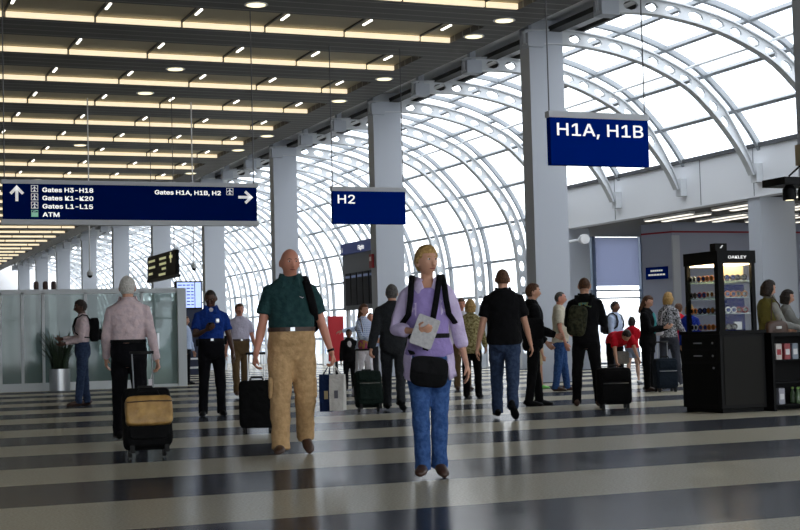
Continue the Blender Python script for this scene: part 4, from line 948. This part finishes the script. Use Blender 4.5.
# --- figures behind the woman in lavender
p = person(10.31, 22.27, 172, 1.67, 'woman in khaki printed jacket and black trousers seen from behind', sex='f', top=KPAT, hem=.46, bottom=BLK, shoe=BLACK, hcol=H_BLOND, hair='bob', face=False, arms={'R': (10, 10, 30, 10), 'L': (6, 10, 20, 10)})
p = person(11.83, 26.0, 15, 1.80, 'man in white shirt and khaki trousers half hidden behind the woman in khaki print', top=WHT, hem=.5, bottom=OLIVEK, shoe=BROWNS, hcol=H_BROWN, skin=SKIN_RED)
p = person(10.13, 27.84, 5, 1.26, 'small dark-haired child in black with a white collar far back by the red board', top=BLK, hem=.48, bottom=BLK, shoe=BLACK, hcol=H_DARK, skin=SKIN_BROWN)
sub(p, 'white_bib', WHT, MB().ell(p.T((0, .062, .745)), (.04, .02, .07)))
p = person(12.58, 33.0, 8, 1.70, 'man in pale blue shirt with one arm stretched out, behind the woman in plaid', top=LBL, hem=.52, bottom=CHAR, shoe=BLACK, hair='buzz', hcol=H_GREY, skin=SKIN_RED, arms={'R': (10, 80, 8, 0)})
p = person(9.0, 37.3, 60, 1.79, 'person in pale blue shirt standing just past the end of the glass partition', top=LBL, hem=.52, bottom=MIDN, shoe=BLACK, hcol=H_BROWN)

# ================================================================== KIOSK AND COUNTER
KX0, KX1, KY0, KY1 = 10.37, 11.04, 15.09, 15.95
r = empty('sunglasses_display', (10.7, 15.5, 0), 'black lit glass display cabinet of sunglasses on a black base', 'display cabinet'); o3 = r.location.copy()
bs = MB().b2(KX0, KX1, KY0, KY1, .05, .98).build('base', SATIN, r, o3, bevel=.008)
MB().b2(KX0+.03, KX1-.03, KY0+.03, KY1-.03, 0, .05).build('plinth', BLACK, r, o3)
MB().b2(KX0+.05, KX1-.05, KY0-.008, KY0, .1, .94).build('front_panel', mat('panel_brown', (26, 25, 22), .6, spec=.15), bs, o3)
for i, (z0, z1) in enumerate(((.80, .94), (.64, .78))):
    dwr = MB().b2(KX0-.008, KX0, KY0+.08, KY1-.06, z0, z1).build('drawer', BLACK, r, o3)
    MB().b2(KX0-.03, KX0-.008, KY0+.38, KY0+.54, (z0+z1)/2-.008, (z0+z1)/2+.008).build('handle', STEEL, dwr, o3)
    MB().tube([(KX0-.02, KY0+.14, (z0+z1)/2), (KX0-.008, KY0+.14, (z0+z1)/2)], .014, 12).build('lock', STEEL, dwr, o3)
dwr = MB().b2(KX0-.008, KX0, KY0+.08, KY1-.06, .1, .61).build('door', BLACK, r, o3)
MB().tube([(KX0-.02, KY0+.13, .56), (KX0-.008, KY0+.13, .56)], .014, 12).build('lock', STEEL, dwr, o3)
MB().b2(KX0-.015, KX1+.015, KY0-.015, KY1+.015, .98, 1.02).build('deck', BLACK, r, o3)
cx0, cx1, cy0, cy1 = KX0+.04, KX1-.08, KY0+.04, KY1-.08
fr = MB()
fr.b2(cx0, cx0+.085, cy0, cy0+.085, 1.02, 1.86).b2(cx1-.05, cx1, cy0, cy0+.05, 1.02, 1.86).b2(cx0, cx0+.05, cy1-.05, cy1, 1.02, 1.86).b2(cx1-.05, cx1, cy1-.05, cy1, 1.02, 1.86)
fr.build('frame', BLACK, r, o3)
hd = MB().b2(cx0-.01, cx1+.01, cy0-.01, cy1+.01, 1.86, 2.02).build('header', BLACK, r, o3)
text('lettering', 'OAKLEY', .05, LETTER, hd, Vector((cx0+.15, cy0-.013, 1.92))-o3, RX90, .008, .27)
MB().b2(cx0+.06, cx1-.06, cy0+.03, cy1-.03, 1.845, 1.86).build('lamp', mat('case_lamp', (255, 240, 215), .5, emit=(255, 226, 180), es=8), r, o3)
for a in ((cx0+.085, cx1-.05, cy0+.02, cy0+.026), (cx0+.02, cx0+.026, cy0+.085, cy1-.05), (cx1-.026, cx1-.02, cy0+.05, cy1-.05)): MB().b2(*a, 1.03, 1.85).build('glass_pane', CLEAR, r, o3)
SHZ = (1.03, 1.24, 1.44, 1.645)
for z in SHZ[1:]: MB().b2(cx0+.03, cx1-.03, cy0+.03, cy1-.03, z-.012, z).build('shelf', glass_mat('shelf_glass', (.8, .88, .86), .1, .25, (190, 210, 200)), r, o3)
MB().b2(cx0+.12, cx1-.03, cy0+.2, cy0+.21, 1.02, 1.6).build('divider_panel', mat('panel_blue', (6, 22, 92), .8, spec=0), r, o3)
MB().b2(cx0+.12, cx1-.03, cy0+.2, cy0+.21, 1.66, 1.84).build('poster_panel', mat('poster_cream', (225, 205, 160), .6), r, o3)
cd = empty('info_card', (cx0+.34, cy0+.1, 1.03), 'white card on the bottom shelf of the sunglasses display', 'card'); MB().box((0, 0, .05), (.11, .01, .10)).build('card', WHSHOE, cd)
cp = empty('camera_unit', (cx0+.06, cy0+.06, 2.02), 'small black unit with a white mark on top of the sunglasses display', 'camera'); MB().box((0, 0, .045), (.17, .12, .09)).build('housing', BLACK, cp); MB().prism([(-.02, .03), (.0, .03), (.03, .065), (.01, .065)], 1, -.064, -.06).build('emblem', LETTER, cp)
def sunglasses(x, y, z, rz, m, lens, label):
    g = empty('sunglasses', (x, y, z), label, 'sunglasses', 'sunglasses in the display cabinet', rz); g.scale = (1.25, 1.25, 1.4); fb = MB()
    for sx in (-1, 1):
        fb.tube([Vector((sx*.036+.031*math.cos(t*PI/6), -.055, .028+.024*math.sin(t*PI/6))) for t in range(13)], .005, 6)
        MB().ell((sx*.036, -.055, .028), (.03, .004, .023)).build('lens', lens, g, smooth=True)
        MB().tube([(sx*.068, -.055, .036), (sx*.07, .03, .036), (sx*.066, .075, .012)], .005, 6).build('temple', m, g, smooth=True)
    fb.tube([(-.01, -.056, .036), (0, -.058, .038), (.01, -.056, .036)], .004, 6); fb.build('frame', m, g, smooth=True)
FR = [('black', BLACK), ('brown', BROWNS), ('red', mat('frame_red', (150, 40, 36), .4)), ('white', WHSHOE), ('amber', mat('frame_amber', (190, 120, 50), .4)), ('orange', mat('frame_orange', (220, 120, 30), .4))]
LN = [('dark', mat('lens_dark', (20, 18, 20), .1)), ('amber', mat('lens_amber', (150, 90, 40), .15)), ('blue', mat('lens_blue', (50, 60, 110), .1))]
rows_ = ['bottom', 'second', 'third', 'top']
k = 0
for si, z in enumerate(SHZ):
    for pi, (x, y, rz) in enumerate(((cx0+.20, cy0+.11, .05), (cx0+.37, cy0+.11, -.05), (cx0+.11, cy0+.25, -PI/2), (cx0+.11, cy0+.44, -PI/2+.1), (cx0+.11, cy0+.62, -PI/2-.1))):
        if si == 0 and pi == 1: continue
        fi = (k*5+si) % 6; li = (k+si) % 3; k += 1
        pl = ('at the front post', 'at the front right', 'on the side next to the post', 'halfway along the side', 'at the far side end')[pi]
        sunglasses(x, y, z, rz, FR[fi][1], LN[li][1], '%s-framed sunglasses %s, %s shelf of the display' % (FR[fi][0], pl, rows_[si]))
r = empty('service_counter', (12, 15.3, 0), 'long black counter with open shelves right of the sunglasses display', 'counter'); o3 = r.location.copy()
MB().b2(11.06, 14, 14.98, 15.65, .93, .98).build('worktop', BLACK, r, o3)
MB().b2(11.06, 14, 15.3, 15.6, .0, .93).build('back_panel', BLACK, r, o3)
for x in (11.08, 11.9, 12.8, 13.9): MB().b2(x, x+.04, 15.0, 15.3, 0, .93).build('side_panel', BLACK, r, o3)
for z in (.08, .36, .64): MB().b2(11.1, 13.9, 15.0, 15.3, z-.02, z).build('shelf', BLACK, r, o3)
goods = [(11.22, .64, (196, 186, 180), 'white and red packet on the top counter shelf', 'packet'), (11.35, .64, (150, 60, 64), 'dark red packet on the top counter shelf', 'packet'), (11.47, .64, (120, 130, 140), 'grey packet on the top counter shelf', 'packet'), (11.24, .08, (150, 150, 160), 'pale box on the lowest counter shelf', 'box')]
for x, z, c, lb, ct in goods:
    b = MB().b2(-.045, .045, -.05, .05, 0, .2).build('packet', mat('goods_%d_%d' % (c[0], c[1]), c, .5), bevel=.006); b.location = (x, 15.1, z); tag(b, lb, ct)
    MB().b2(-.03, .03, -.053, -.05, .06, .13).build('print', RED if c[0] > 190 else WHSHOE, b)
for i in range(6):
    b = empty('bottle', (11.50+(i % 3)*.1, 15.08+.1*(i//3), .08), '%s green-capped bottle on the lowest counter shelf, %s row' % (('first', 'second', 'third')[i % 3], ('front', 'back')[i//3]), 'bottle', 'bottles on the lowest counter shelf')
    MB().lathe([(.034, 0), (.036, .02), (.036, .12), (.014, .17), (.014, .18)], n=14).build('body', mat('bottle_glass', (70, 90, 60), .2), b, smooth=True); MB().lathe([(.017, .18), (.017, .205)], n=12).build('cap', mat('cap_green', (120, 160, 70), .5), b)
bw = empty('parcel', (12.0, 15.2, .98), 'bright blue folded garment lying on the counter beside the woman in grey', 'garment'); rbox((0, 0, .04), (.34, .26, .08), e=.4).build('cloth', C('cyan', (30, 120, 170)), bw, smooth=True)
# hanging light rig over the counter
r = empty('light_rig', (12.9, 16, 0), 'black overhead spotlight canopy on a post above the counter', 'light fitting'); o3 = r.location.copy()
MB().b2(12.02, 13.6, 15.85, 16.35, 2.96, 3.06).build('canopy', SATIN, r, o3)
MB().b2(12.95, 13.1, 16.2, 16.35, 0, 4.0).build('post', BLACK, r, o3)
MB().b2(12.28, 12.62, 15.7, 15.95, 3.22, 3.5).build('beige_box', mat('box_beige', (170, 150, 118), .7), r, o3)
MB().tube([(12.05, 15.8, 3.06), (12.32, 15.8, 3.26)], .012, 6).build('stay', BLACK, r, o3); MB().tube([(12.6, 15.9, 3.36), (13.0, 16.25, 3.36)], .02, 6).build('bracket', BLACK, r, o3)
for x in (12.2, 12.45):
    sp = MB().lathe([(.05, .0), (.09, -.05), (.09, -.2), (.075, -.2)], (x, 16.0, 2.96), 16).build('spotlight', BLACK, r, o3)
    MB().lathe([(.055, -.204), (.055, -.2)], (x, 16.0, 2.96), 14).build('lens', SPOT, sp, o3)
# far odds and ends
r = empty('sign_board', (12.86, 36.35, 0), 'red free-standing sign board behind the bald man', 'sign'); MB().box((0, 0, 1.1), (.42, .06, 1.2)).build('panel', mat('board_red', (205, 24, 40), .5), r); MB().box((0, 0, .25), (.06, .06, .5)).build('post', BLACK, r); MB().box((0, 0, .02), (.4, .4, .04)).build('foot', BLACK, r)
r = empty('bench', (9.45, 38.2, 0), 'white metal rail bench past the end of the glass partition', 'bench')
MB().box((0, 0, .66), (.62, .05, .05)).build('top_rail', WHITE, r); MB().box((0, 0, .42), (.62, .3, .05)).build('seat', WHITE, r)
for x in (-.26, .26): MB().box((x, 0, .33), (.05, .05, .66)).build('leg', WHITE, r)

# ------------------------------------------------------------------ bake modifiers into plain meshes
bpy.context.view_layer.update(); dg = bpy.context.evaluated_depsgraph_get()
done = []
for o in BAKE:
    if o in done: continue
    done.append(o)
    me = bpy.data.meshes.new_from_object(o.evaluated_get(dg), preserve_all_data_layers=False, depsgraph=dg)
    done[-1] = o; o['_'] = 1; del o['_']
    o_new = me; o.modifiers.clear(); o.data = o_new
    if not o.data.materials: pass
    if any(o.name.startswith(q) for q in ('person', 'shirt', 'trousers', 'shorts', 'jacket', 'hair', 'overshirt', 'sleeve')): o.data.shade_smooth()
